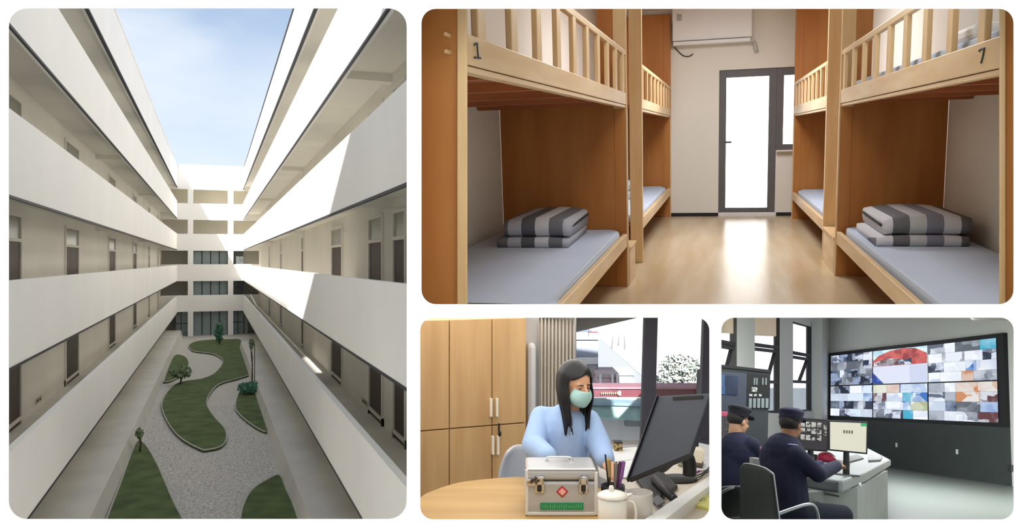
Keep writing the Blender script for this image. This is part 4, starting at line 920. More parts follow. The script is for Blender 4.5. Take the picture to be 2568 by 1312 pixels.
for a, b, c2 in ((shl, ell_, wrl), (shr, elr, wrr)):
    g.cap(nk + Vector((0, .01, -.045)), a, .05, .056); g.cap(a, b, .060, .064); g.cap(b, b.lerp(c2, .86), .064, .050)
for q in (-1, 1):
    hp_ = pv + Vector((q * .09, 0, -.02)); g.cap(hp_, hp_ + Vector((0, -.36, 0)), .095, .08)
part('gown', g, blue_gown, t, smooth=True, remesh=.007)
# hair: cap over the skull, long straight falls
gg = lambda x, y, z: HC + Rw @ Vector((x, y, z))
def dome(a, tt):
    p = math.radians(98) * tt; k = 1 + .012 * math.sin(9 * a)
    return gg(.086 * k * math.sin(p) * math.sin(a), -.016 + .101 * k * math.sin(p) * math.cos(a), .020 + .096 * math.cos(p))
nkc = O(1430, 1040, 4.16)
def curtain_hair(a0, a1, nseg, name, drop, pull, fwd_shift=0):
    mb = MB(); nv = 18
    def f_(u, v):
        a = a0 + (a1 - a0) * u
        if v < .4: return dome(a, .15 + .85 * v / .4)
        q = (v - .4) / .6; S0 = dome(a, 1); ed = min(u, 1 - u) * 2
        ln = drop * (.88 + .12 * math.sin(7 * a + 1)) * (1 if ed > .12 else .93)
        p = S0 + Vector((0, 0, -ln * q)); c_ = Vector((nkc.x, nkc.y, p.z))
        w_ = 1 - pull * q ** 1.3 + .10 * math.sin(math.pi * min(1, q * 1.6))
        p = c_ + (p - c_) * w_ + Vector((.02 * q, -fwd_shift * q, 0))
        rr = .004 * math.sin(a * 34 + 2 * math.sin(3 * q)) * min(1, q * 3)
        return p + (p - c_).normalized() * rr
    mb.grid(f_, nseg, nv); part(name, mb, hair_m, t, smooth=True, solid=.010, sub=1)
D_ = math.radians
curtain_hair(D_(62), D_(180), 40, 'hair_side', .285, .26, .03)
curtain_hair(D_(180), D_(300), 40, 'hair_side', .295, .34, .03)
part('hair_crown', MB().grid(lambda u, v: dome(D_(-66 + 132 * u), (.60 + .24 * abs(2 * u - 1) ** 1.5 + .03 * math.sin(3 * math.pi * u)) * v), 30, 14), hair_m, t, smooth=True, solid=.008, sub=1)
part('hair_back', MB().grid(lambda u, v: dome(D_(55 + 250 * u), .3 * v), 30, 5), hair_m, t, smooth=True, solid=.010, sub=1)
# mask
def mk(u, v):
    a = (u - .5) * 2.5; z = -.005 - .09 * v; r = .085 + .009 * math.sin(math.pi * v)
    w_ = 1 - .28 * (2 * v - 1) ** 2
    return gg(math.sin(a) * r * .78 * w_, .018 + math.cos(a) * r * (1.02 - .12 * v), z)
part('face_mask', MB().grid(mk, 16, 10), mat('teal_mask', srgb(170, 208, 206), .8, var=.03, scale=5, bump=.3, bscale=30), t, label='pale teal surgical mask', smooth=True, solid=.002)
part('mask_loop', MB().tube([gg(-.062, .03, -.02), gg(-.078, 0, .005), gg(-.078, -.01, -.02), gg(-.062, .03, -.07)], .0015, 5), ac_white, t)
eyes(t, HC, Rw, .95)
part('collar', MB().tube(spline([nk + Vector((-.05, -.03, -.02)), nk + Vector((-.02, -.07, -.05)), nk + Vector((.02, -.065, -.10)), nk + Vector((.03, -.03, -.02))], 5), .006, 8), mat('pale_grey_collar', srgb(196, 200, 208), .8), t, smooth=True)
part('neck_cord', MB().tube(spline([O(1432, 1030, 4.06), O(1437, 1050, 4.03), O(1434, 1070, 4.02), O(1428, 1082, 4.02), O(1430, 1092, 4.02)], 5), .0018, 5), dark_frame, t)
# the chair she sits on is hidden behind the table: seat and legs only
t = thing(S, 'stool', 'stool under the woman in the pale blue gown', 'stool', (pv.x, pv.y, ZFO))
part('seat', MB().cone((pv.x, pv.y + .02, -1.56), (pv.x, pv.y + .02, -1.50), .18, .19, 24), grey_pl, t)
for k in range(4):
    a = .78 + k * 1.571; part('leg', MB().cone((pv.x + .16 * math.cos(a), pv.y + .16 * math.sin(a), ZFO), (pv.x + .1 * math.cos(a), pv.y + .1 * math.sin(a), -1.56), .012, .012, 8), MATS['steel_leg'], t)

# ================================================================== CONTROL ROOM
S = CTRL
ZFC, XV = -1.25, 17.39
cw = mat('control_wall', srgb(220, 222, 220), .9, var=.02, scale=.2)
cf = mat('grey_green_floor', srgb(112, 119, 114), .35, var=.02, scale=.3)
blackf = mat('matt_black_panel', srgb(62, 68, 68), .6, var=.04, scale=1)
Q = lambda px, py, y: S.Y(px, py, y)
V = lambda px, py: S.X(px, py, XV)
cor = S.ray(2066, 900); kc = cor.x / cor.y; yc = XV / kc
struct(S, 'wall_right', MB().hexa([Vector((XV, yy, z)) for z in (ZFC, 9) for yy in (12,)] and [Vector(v) for v in ((XV, 15, ZFC), (XV + .2, 15, ZFC), (XV + .2, yc + 2.2, ZFC), (XV, yc, ZFC), (XV, 15, 3.3), (XV + .2, 15, 3.3), (XV + .2, yc + 2.2, 6.2), (XV, yc, 6.0))]), cw)
q0 = S.Z(2600, 1330, ZFC); q1 = S.Z(1795, 1330, ZFC)
struct(S, 'floor', MB().prism([Vector((.5, 2.45, ZFC)), Vector((3.2, 2.45, ZFC)), Vector((XV + .1, 14, ZFC)), Vector((XV + .1, yc + 1, ZFC)), Vector((9, 25.5, ZFC))], (0, 0, -.06)), cf)
# window wall, running back from the near left to the far corner
wdir = S.ray(2620, 1000); wdir = Vector((wdir.x / wdir.y, 1, 0)); A0 = Vector((XV, yc, 0))
def wl(px, py):
    r = S.ray(px, py); u = (A0.x - (r.x / r.y) * A0.y) / (wdir.x - (r.x / r.y)); b = A0 - wdir * u; return Vector((b.x, b.y, r.z / r.y * b.y))
wn_ = Vector((1, -wdir.x, 0)).normalized() * -1    # outwards (away from the room)
if wn_.dot(Vector((-1, 1, 0))) < 0: wn_ = -wn_
wins = [[(1797, 780), (1848, 780), (1848, 1120), (1797, 1120)], [(1893, 780), (1957, 780), (1957, 1037), (1893, 1034)], [(1988, 806), (2035, 820), (2035, 1031), (1989, 1034)]]
pw = plate([(1788, 760), (2066, 760), (2066, 1190), (1788, 1190)], wins, lambda a, b: wl(a, b), lambda a, b: wl(a, b) + wn_ * .18)
struct(S, 'wall_windows', pw, cw)
struct(S, 'trim_120', MB().hexa([wl(2041, 1180), wl(2066, 1180), wl(2066, 1180) - wn_ * .35, wl(2041, 1180) - wn_ * .35, wl(2041, 770), wl(2066, 770), wl(2066, 770) - wn_ * .35, wl(2041, 770) - wn_ * .35]), cw)
wk = 120
fb = mat('black_window_frame', srgb(40, 40, 42), .5)
blindm = mat('beige_building', srgb(150, 140, 126), .9, var=.02)
def wb(a, b, w=.15, th=.12, off=.1): return MB().bar(wl(*a) + wn_ * off, wl(*b) + wn_ * off, w, th)
specs = [(1806, 1845, 780, 1120, 860, 955, 1115), (1893, 1953, 780, 1036, 868, 957, 1036), (1989, 2033, 808, 1033, 888, 957, 1033)]
for x0, x1, yt, yb, ya, ym, _ in specs:
    o = struct(S, f'window_{wk}', wb((x1 + 1, yt), (x1 + 1, yb), .2, .12), fb); wk += 1
    if x0 > 1900: part('frame_bar', wb((x0, yt - 2), (x1, yt + 10), .14), fb, o)
    if x0 > 1850: part('frame_bar', wb((x0, yb), (x1, yb - 2)), fb, o)
    if x0 > 1850: part('frame_bar', wb((x0 + 1, yt), (x0 + 1, yb), .12), fb, o)
    part('transom', wb((x0, ya - 4), (x1, ya + 4), .2), fb, o); part('transom', wb((x0, ya + 7), (x1, ya + 14), .14), fb, o)
    part('transom', wb((x0, ym), (x1, ym + 2), .16), fb, o)
    part('hopper_sash', MB().bar(wl(x1 - 3, ya + 14) + wn_ * .1, wl(x1 - 20, ym) + wn_ * .15, .12, .08), fb, o)
    part('pane', MB().hexa([wl(x0, yb) + wn_ * .22, wl(x1, yb) + wn_ * .22, wl(x1, yb) + wn_ * .24, wl(x0, yb) + wn_ * .24, wl(x0, ym) + wn_ * .22, wl(x1, ym) + wn_ * .22, wl(x1, ym) + wn_ * .24, wl(x0, ym) + wn_ * .24]), clear, o)
def translucent(name, col):
    m = bpy.data.materials.new(name); m.use_nodes = True; tt = m.node_tree; tt.nodes.clear(); L = tt.links.new
    o = N(tt, 'ShaderNodeOutputMaterial'); a = N(tt, 'ShaderNodeBsdfTranslucent'); g = N(tt, 'ShaderNodeBsdfDiffuse'); x = N(tt, 'ShaderNodeMixShader')
    n = N(tt, 'ShaderNodeTexNoise'); r = N(tt, 'ShaderNodeValToRGB'); r.color_ramp.elements[0].color = (*[c * .92 for c in col], 1); r.color_ramp.elements[1].color = (*col, 1)
    L(n.outputs[0], r.inputs[0]); L(r.outputs[0], a.inputs[0]); L(r.outputs[0], g.inputs[0]); x.inputs[0].default_value = .35
    L(a.outputs[0], x.inputs[1]); L(g.outputs[0], x.inputs[2]); L(x.outputs[0], o.inputs[0]); return m
tan_b = translucent('tan_blind', (.93, .84, .72))
for x0, x1, yb_, lb_ in ((1797, 1843, 857, 'pale tan roller blind in the upper left control room window'), (1895, 1950, 864, 'pale tan roller blind in the middle control room window')):
    q = [wl(x0, yb_ - 22) + wn_ * .05, wl(x1, yb_ - 20) + wn_ * .05, wl(x1, 782) + wn_ * .05, wl(x0, 782) + wn_ * .05]
    solo(S, 'roller_blind', MB().hexa(q + [p + wn_ * .01 for p in q]), tan_b, lb_, 'blind')
# video wall
def vz(px, py): p = V(px, py); return p.y, p.z
yn, yfv = V(2530, 950).y, V(2086, 950).y
zt_, zb_ = 3.40, .49
t = thing(S, 'video_wall', 'large black framed video wall showing many camera pictures', 'video wall', (XV, (yn + yfv) / 2, ZFC))
part('cabinet', MB().box((XV - .13, yn, ZFC), (XV, yfv, zb_)), blackf, t)
for k in range(1, 4): 
    yy = yfv + (yn - yfv) * k / 4; 
part('screen_frame', MB().box((XV - .14, yn, zb_), (XV, yfv, zt_)), black_m, t)
for px, py in ((2257, 1117), (2410, 1134)):
    p = V(px, py); part('lock', MB().box((XV - .15, p.y - .05, p.z - .08), (XV - .13, p.y + .05, p.z + .08)), ac_white, t)
# screens: three columns by two rows; each shows camera pictures in a grid
def feed(name, c1, c2, sc, ramp=(.38, .62), st=1.0, vor=True, c3=None):
    m = bpy.data.materials.new(name); m.use_nodes = True; tt = m.node_tree; L = tt.links.new; b = tt.nodes['Principled BSDF']
    g = N(tt, 'ShaderNodeTexCoord'); n = N(tt, 'ShaderNodeTexNoise'); n.inputs['Scale'].default_value = sc; n.inputs['Detail'].default_value = 7; n.inputs['Roughness'].default_value = .62
    oi = N(tt, 'ShaderNodeObjectInfo'); ad = N(tt, 'ShaderNodeVectorMath', operation='ADD'); L(g.outputs['Object'], ad.inputs[0]); L(oi.outputs['Random'], ad.inputs[1])
    sc2 = N(tt, 'ShaderNodeVectorMath', operation='MULTIPLY'); sc2.inputs[1].default_value = (1, .55, 1); L(ad.outputs[0], sc2.inputs[0]); L(sc2.outputs[0], n.inputs[0])
    vo = N(tt, 'ShaderNodeTexVoronoi', distance='CHEBYCHEV'); vo.inputs['Scale'].default_value = sc * 1.5; vo.inputs['Randomness'].default_value = .85
    dst = N(tt, 'ShaderNodeVectorMath', operation='MULTIPLY_ADD'); L(n.outputs['Color'], dst.inputs[0]); dst.inputs[1].default_value = (.25, .25, .25); L(sc2.outputs[0], dst.inputs[2]); L(dst.outputs[0], vo.inputs['Vector'])
    sx = N(tt, 'ShaderNodeSeparateColor'); L(vo.outputs['Color'], sx.inputs[0])
    av = N(tt, 'ShaderNodeMix'); av.inputs[0].default_value = .38; L(n.outputs[0], av.inputs[2]); L(sx.outputs[0], av.inputs[3])
    r = N(tt, 'ShaderNodeValToRGB'); r.color_ramp.elements[0].position, r.color_ramp.elements[1].position = ramp
    r.color_ramp.elements[0].color = (*c1, 1); r.color_ramp.elements[1].color = (*c2, 1)
    if c3: k = r.color_ramp.elements.new((ramp[0] + ramp[1]) / 2); k.color = (*c3, 1)
    L(av.outputs[0], r.inputs[0]); L(r.outputs[0], b.inputs['Emission Color']); b.inputs['Emission Strength'].default_value = st
    b.inputs['Base Color'].default_value = (.01, .01, .01, 1); b.inputs['Roughness'].default_value = .3
    return m
FM = [feed('feed_yard', srgb(40, 50, 74), srgb(214, 222, 240), 2.2, c3=srgb(120, 130, 150)), feed('feed_hall', srgb(90, 102, 122), srgb(232, 238, 248), 1.2), feed('feed_grey', srgb(96, 102, 112), srgb(176, 184, 198), 1.4),
      feed('feed_blue', srgb(48, 110, 190), srgb(220, 234, 250), 1.1), feed('feed_dark', srgb(24, 30, 48), srgb(150, 166, 196), 2.6), feed('feed_warm', srgb(206, 140, 96), srgb(228, 224, 220), 1.0),
      feed('feed_white', srgb(200, 212, 232), srgb(244, 248, 254), 1.0), feed('feed_maroon', srgb(96, 54, 62), srgb(214, 218, 226), 2.2), feed('feed_cyan', srgb(60, 170, 204), srgb(220, 244, 250), .9), feed('feed_olive', srgb(176, 184, 142), srgb(226, 230, 214), 1.2)]
red_f = feed('feed_red', srgb(150, 44, 48), srgb(206, 96, 92), 3.0); sky_f = feed('feed_sky', srgb(204, 212, 238), srgb(222, 228, 246), .4); deep_f = feed('feed_deep_blue', srgb(28, 60, 150), srgb(60, 110, 200), 1)
cols = [yfv - .18, V(2198, 1000).y, V(2338, 1000).y, yn + .28]
rows = [zt_ - .12, 1.92, zb_ + .1]
# tiles per screen: rows of material indices
lay = {(0, 0): [[0, 4, 0, 1], [2, 2, 2, 0], [4, 1, 4, 2], [4, 2, 4, 4]], (1, 0): None, (2, 0): [[1, 6, 2, 8], [6, 1, 6, 0], [0, 6, 3, 6], [6, 6, 5, 1]],
       (0, 1): [[2, 4, 6, 3], [6, 6, 3, 3], [0, 4, 1, 0], [6, 0, 3, 6]], (1, 1): [[9, 5, 3, 3], [7, 6, 8, 3], [0, 6, 3, 9], [2, 0, 8, 6]], (2, 1): [[2, 6, 5, 5], [1, 2, 5, 7], [6, 4, 2, 3], [2, 6, 1, 7]]}
for (ci, ri), L4 in lay.items():
    ya_, yb_ = cols[ci] - .03, cols[ci + 1] + .03; za_, zb2 = rows[ri] - .02, rows[ri + 1] + .02
    base = part('display', MB().box((XV - .155, min(ya_, yb_), zb2), (XV - .14, max(ya_, yb_), za_)), FM[6] if L4 is None else black_m, t)
    P = lambda u, v: (XV - .16, ya_ + (yb_ - ya_) * u, za_ + (zb2 - za_) * v)
    if L4:
        for r_ in range(4):
            ed = [0, .25 + random.uniform(-.07, .07), .5 + random.uniform(-.08, .08), .75 + random.uniform(-.07, .07), 1]
            for c_ in range(4):
                a, b = P(ed[c_] + .002, r_ / 4 + .002), P(ed[c_ + 1] - .002, (r_ + 1) / 4 - .002)
                part('camera_picture', MB().box(a, (b[0] + .004, b[1], b[2])), FM[L4[r_][c_]], base)
    else:
        def pol(pts, m, nm, o=.004): part(nm, MB().prism([Vector(P(u, v)) - Vector((o, 0, 0)) for u, v in pts], (.003, 0, 0)), m, base)
        pol([(0, 0), (1, 0), (1, .5), (0, .5)], FM[8], 'camera_picture', 0)
        pol([(0, .48), (1, .48), (1, 1), (0, 1)], sky_f, 'camera_picture', .002)
        pol([(0, .32), (.12, .16), (.35, .04), (.6, 0.0), (.8, .03), (1, .2), (1, .48), (0, .48)], red_f, 'red_roof_picture', .006)
        pol([(.02, .36), (.3, .26), (.55, .3), (.55, .47), (.02, .47)], FM[7], 'porch_picture', .009)
        pol([(.5, .34), (.74, .3), (.74, .47), (.5, .47)], FM[0], 'porch_picture', .011)
        pol([(0, .66), (.22, 1), (0, 1)], deep_f, 'blue_corner_picture', .009)
# desk end switch plate on the right wall
p = V(2535, 1174)
solo(S, 'wall_socket', MB().box((XV - .03, p.y - .2, p.z - .1), (XV, p.y + .1, p.z + .1)), frame_grey, 'small dark socket plate on the wall right of the video wall', 'socket')

# equipment rack behind the guards
YR = 8.2
t = thing(S, 'equipment_rack', 'tall dark grey equipment rack with instruments behind the left guard', 'cabinet', (Q(1870, 1000, YR).x, YR, ZFC))
rk = mat('rack_grey', srgb(62, 68, 72), .5, var=.05)
tl, tr_ = Q(1800, 920, YR), Q(1930, 934, YR)
bl_, br_ = Vector((tl.x, YR, ZFC)), Vector((tr_.x, YR, ZFC))
part('cabinet', MB().hexa([bl_, br_, br_ + Vector((0, .7, 0)), bl_ + Vector((0, .7, 0)), tl, tr_, tr_ + Vector((0, .7, 0)), tl + Vector((0, .7, 0))]), rk, t, bevel=.01)
part('top_rim', MB().bar(tl + Vector((0, -.01, .01)), tr_ + Vector((0, -.01, .01)), .03, .03), black_m, t)
def rb(nm, m, x0, y0, x1, y1, th=.02, parent=None, dy=0): 
    a, b = Q(x0, y0, YR), Q(x1, y1, YR); return part(nm, MB().box((a.x, YR - th - dy, b.z), (b.x, YR - dy, a.z)), m, parent or t, bevel=.003)
rb('console_housing', mat('blue_grey_panel', srgb(66, 74, 90), .5), 1800, 932, 1868, 1052, .03)
sc_ = rb('console_screen', feed('rack_screen', srgb(22, 44, 84), srgb(96, 150, 220), .9, st=.8), 1805, 940, 1846, 992, .012, dy=.03)
rb('instrument_panel', black_m, 1872, 936, 1929, 1026, .015)
for x0 in (1888, 1894, 1909, 1917): rb('gauge', mat('gauge_grey', srgb(130, 138, 140), .4), x0, 948, x0 + 4, 966, .01, dy=.015)
rb('indicator', mat('indicator_white', srgb(206, 214, 206), .5, scale=40, col2=srgb(60, 66, 66), ramp=(.4, .55)), 1883, 971, 1897, 984, .008, dy=.015)
for k in range(3): rb('indicator', MATS['indicator_white'], 1877 + k * 12, 988, 1885 + k * 12, 995, .008, dy=.015)
for k in range(5): rb('slot_cover', mat('slot_silver', srgb(150, 162, 166), .4, .4), 1876 + k * 10.4, 999, 1883 + k * 10.4, 1024, .012, dy=.015)
t2 = thing(S, 'radio_charger', 'red and grey radio charger behind the left guard', 'charger', Q(1815, 1090, 7.6))
a, b = Q(1809, 1032, 7.6), Q(1829, 1046, 7.6)
part('red_top', MB().box((a.x - .03, 7.6, b.z), (b.x, 7.7, a.z)), mat('rose_plastic', srgb(206, 84, 120), .5), t2, bevel=.006)
c_, d_ = Q(1809, 1046, 7.6), Q(1829, 1078, 7.6)
part('charger_body', MB().box((c_.x - .03, 7.6, -.55), (d_.x, 7.7, c_.z)), mat('charger_grey', srgb(96, 90, 96), .6, scale=50, col2=srgb(50, 46, 50)), t2)
part('charger_stand', MB().box((c_.x - .03, 7.58, ZFC), (d_.x, 7.72, -.55)), rk, t2)

# desk
ZD = -.40
dzp = lambda px, py, z=ZD: S.Z(px, py, z)
dk = mat('desk_grey', srgb(116, 122, 124), .4, var=.02); dk2 = mat('desk_side', srgb(128, 134, 130), .6, var=.02); dk3 = mat('desk_white_panel', srgb(160, 166, 165), .6)
A1, A2, A3 = dzp(2008, 1192), dzp(2112, 1206), dzp(2234, 1153)
A4, A5 = dzp(2165, 1118), dzp(1985, 1118)
t = thing(S, 'control_desk', 'long grey control desk with rounded end in front of the video wall', 'desk', Vector((A2.x, A2.y, ZFC)))
mid = dzp(2172, 1185)
top = [A1, A2 + Vector((-.03, 0, 0)), A2 + Vector((.03, .05, 0)), mid, A3, A4, A5]
part('desk_top', MB().prism(top, (0, 0, -.10)), dk, t, bevel=.02)
e0, e1, e2, e3 = dzp(2022, 1203), dzp(2150, 1196), dzp(2226, 1162), A5
part('desk_end_panel', MB().hexa([Vector((p.x, p.y, z)) for z in (ZFC, ZD - .1) for p in (e1, e2, e2 + Vector((-.1, .1, 0)), e1 + Vector((-.1, .1, 0)))]), dk3, t)
part('modesty_panel', MB().hexa([Vector((p.x, p.y, z)) for z in (ZFC, ZD - .1) for p in (e0, e1, e1 + Vector((-.1, .1, 0)), e0 + Vector((0, .1, 0)))]), dk2, t)
part('drawer_front', MB().hexa([Vector((p.x, p.y, z)) for z in (ZFC + .05, ZD - .16) for p in (e0 + Vector((-.2, -.02, 0)), e0 + Vector((.08, -.02, 0)), e0 + Vector((.08, 0, 0)), e0 + Vector((-.2, .02, 0)))]), mat('desk_green_side', srgb(134, 148, 136), .6), t)
p = dzp(2158, 1203, ZD - .05)
part('clip', MB().ell(Q(2157, 1217, 6.6), (.012, .01, .022)), ac_white, t)
part('keyboard_tray', MB().hexa([v + Vector((0, 0, z)) for z in (-.13, -.115) for v in (dzp(2040, 1196), dzp(2105, 1206), dzp(2105, 1206) + Vector((0, .1, 0)), dzp(2040, 1196) + Vector((0, .1, 0)))]), frame_grey, t)
# monitors
def monitor(label, pts, y, m, lab2):
    t = thing(S, 'computer_monitor', label, 'monitor', Q((pts[2][0] + pts[3][0]) / 2, 1140, y))
    a, b, c, d = [Q(px, py, y + dy) for (px, py, dy) in pts]
    part('casing', MB().hexa([d, c, c + Vector((0, .05, 0)), d + Vector((0, .05, 0)), a, b, b + Vector((0, .05, 0)), a + Vector((0, .05, 0))]), black_m, t, bevel=.006)
    ce = (a + b + c + d) / 4; k = lambda p: ce + (p - ce) * .9 + Vector((0, -.004, 0))
    s = part('screen', MB().add([k(a), k(b), k(c), k(d)], [(0, 1, 2, 3)]), m, t, label=lab2)
    bs = Vector((ce.x, ce.y + .03, ZD)); part('stand', MB().cone(bs, Vector((ce.x, ce.y + .03, (c.z + d.z) / 2 + .02)), .03, .025, 10), black_m, t); part('foot', MB().cone(bs, bs + Vector((0, 0, .012)), .12, .11, 20), black_m, t)
    return t, s, (a, b, c, d)
cream = feed('cream_screen', srgb(232, 230, 206), srgb(240, 238, 218), .5, st=.85); 
m1, s1, q = monitor('black monitor with a cream coloured picture on the desk', [(2076, 1054, 0), (2178, 1058, 0), (2176, 1140, 0), (2076, 1130, 0)], 7.2, cream, 'cream screen')
a, b, c, d = q; P = lambda u, v: a.lerp(b, u).lerp(d.lerp(c, u), v) + Vector((0, -.008, 0))
part('green_corner', MB().add([P(.80, .05), P(.95, .05), P(.95, .15), P(.80, .15)], [(0, 1, 2, 3)]), feed('green_ui', srgb(60, 180, 110), srgb(70, 190, 120), 1, st=.8), s1)
mb = MB()
for i in range(4): mb.add([P(.37 + i * .065, .30), P(.37 + i * .065 + .045, .30), P(.37 + i * .065 + .045, .40), P(.37 + i * .065, .40)], [(0, 1, 2, 3)])
part('screen_lettering', mb, mat('grey_print', srgb(110, 110, 100), .6), s1)
grid_f = feed('icon_grid', srgb(30, 30, 36), srgb(214, 214, 206), 14, (.46, .52), st=.75)
m2, s2, q = monitor('black monitor showing a busy grid beside the front guard', [(1996, 1046, 0), (2078, 1052, 0), (2076, 1134, 0), (1998, 1128, 0)], 7.05, mat('dark_screen', srgb(52, 46, 54), .3), 'dark screen')
a, b, c, d = q
for r_ in range(3):
    for k in range(4): part('icon', MB().add([P(.12 + k * .17, .12 + r_ * .2), P(.26 + k * .17, .12 + r_ * .2), P(.26 + k * .17, .28 + r_ * .2), P(.12 + k * .17, .28 + r_ * .2)], [(0, 1, 2, 3)]), grid_f, s2)
part('icon', MB().add([P(.84, .18), P(.93, .18), P(.93, .5), P(.84, .5)], [(0, 1, 2, 3)]), grid_f, s2)
# red cap, papers, keyboard, small stands on the desk
crim = mat('crimson_cloth', srgb(178, 40, 78), .6, var=.06)
cc = dzp(2070, 1158)
t = thing(S, 'red_cap', 'crimson rounded cap lying on the desk in front of the guard', 'cap', cc)
part('crown', MB().ell(cc + Vector((0, 0, .045)), (.10, .10, .075)).ell(cc + Vector((.02, -.02, .03)), (.105, .09, .05)), crim, t, smooth=True, remesh=.006)
part('seam_ridge', MB().tube(spline([cc + Vector((-.08, -.05, .07)), cc + Vector((0, -.07, .118)), cc + Vector((.10, -.05, .07))], 5), .006, 6), mat('dark_crimson', srgb(120, 22, 50), .6), t, smooth=True)
part('strap', MB().tube(spline([cc + Vector((-.07, -.02, .03)), cc + Vector((-.12, -.03, .045)), cc + Vector((-.15, -.04, .03)), cc + Vector((-.13, -.06, .012)), cc + Vector((-.06, -.05, .012))], 5), .008, 6), mat('rose_strap', srgb(214, 90, 130), .6), t, smooth=True)
solo(S, 'notebook', MB().prism([dzp(2086, 1172, ZD + .001), dzp(2128, 1180, ZD + .001), dzp(2132, 1164, ZD + .001), dzp(2096, 1154, ZD + .001)], (0, 0, .015)), mat('tan_notebook', srgb(176, 162, 132), .7, scale=30, col2=srgb(130, 120, 98)), 'tan notebook under the hand of the front guard', 'notebook', bevel=.003)
solo(S, 'keyboard', MB().prism([dzp(2130, 1162, ZD + .001), dzp(2166, 1152, ZD + .001), dzp(2150, 1142, ZD + .001), dzp(2118, 1150, ZD + .001)], (0, 0, .02)), mat('keyboard_grey', srgb(90, 90, 92), .6, scale=60, col2=srgb(50, 50, 54)), 'dark grey keyboard in front of the cream screen', 'keyboard')
t = thing(S, 'desk_tray', 'dark shallow tray near the right end of the control desk', 'tray', dzp(2195, 1155))
part('tray_base', MB().prism([dzp(2178, 1160, ZD + .001), dzp(2208, 1158, ZD + .001), dzp(2212, 1147, ZD + .001), dzp(2180, 1146, ZD + .001)], (0, 0, .03)), mat('tray_grey', srgb(96, 102, 104), .5), t, bevel=.004)
part('tray_rim', MB().tube([v + Vector((0, 0, .03)) for v in (dzp(2178, 1160), dzp(2208, 1158), dzp(2212, 1147), dzp(2180, 1146), dzp(2178, 1160))], .005, 6), dk, t)
t = thing(S, 'card_reader', 'small black and white device between cap and dark screen', 'device', dzp(2040, 1150))
a = dzp(2032, 1158)
part('device_body', MB().box(a + Vector((-.03, 0, 0)), a + Vector((.09, .08, .09))), black_m, t, bevel=.006); part('device_face', MB().box(a + Vector((.0, -.004, .03)), a + Vector((.045, 0, .075))), grid_f, t)

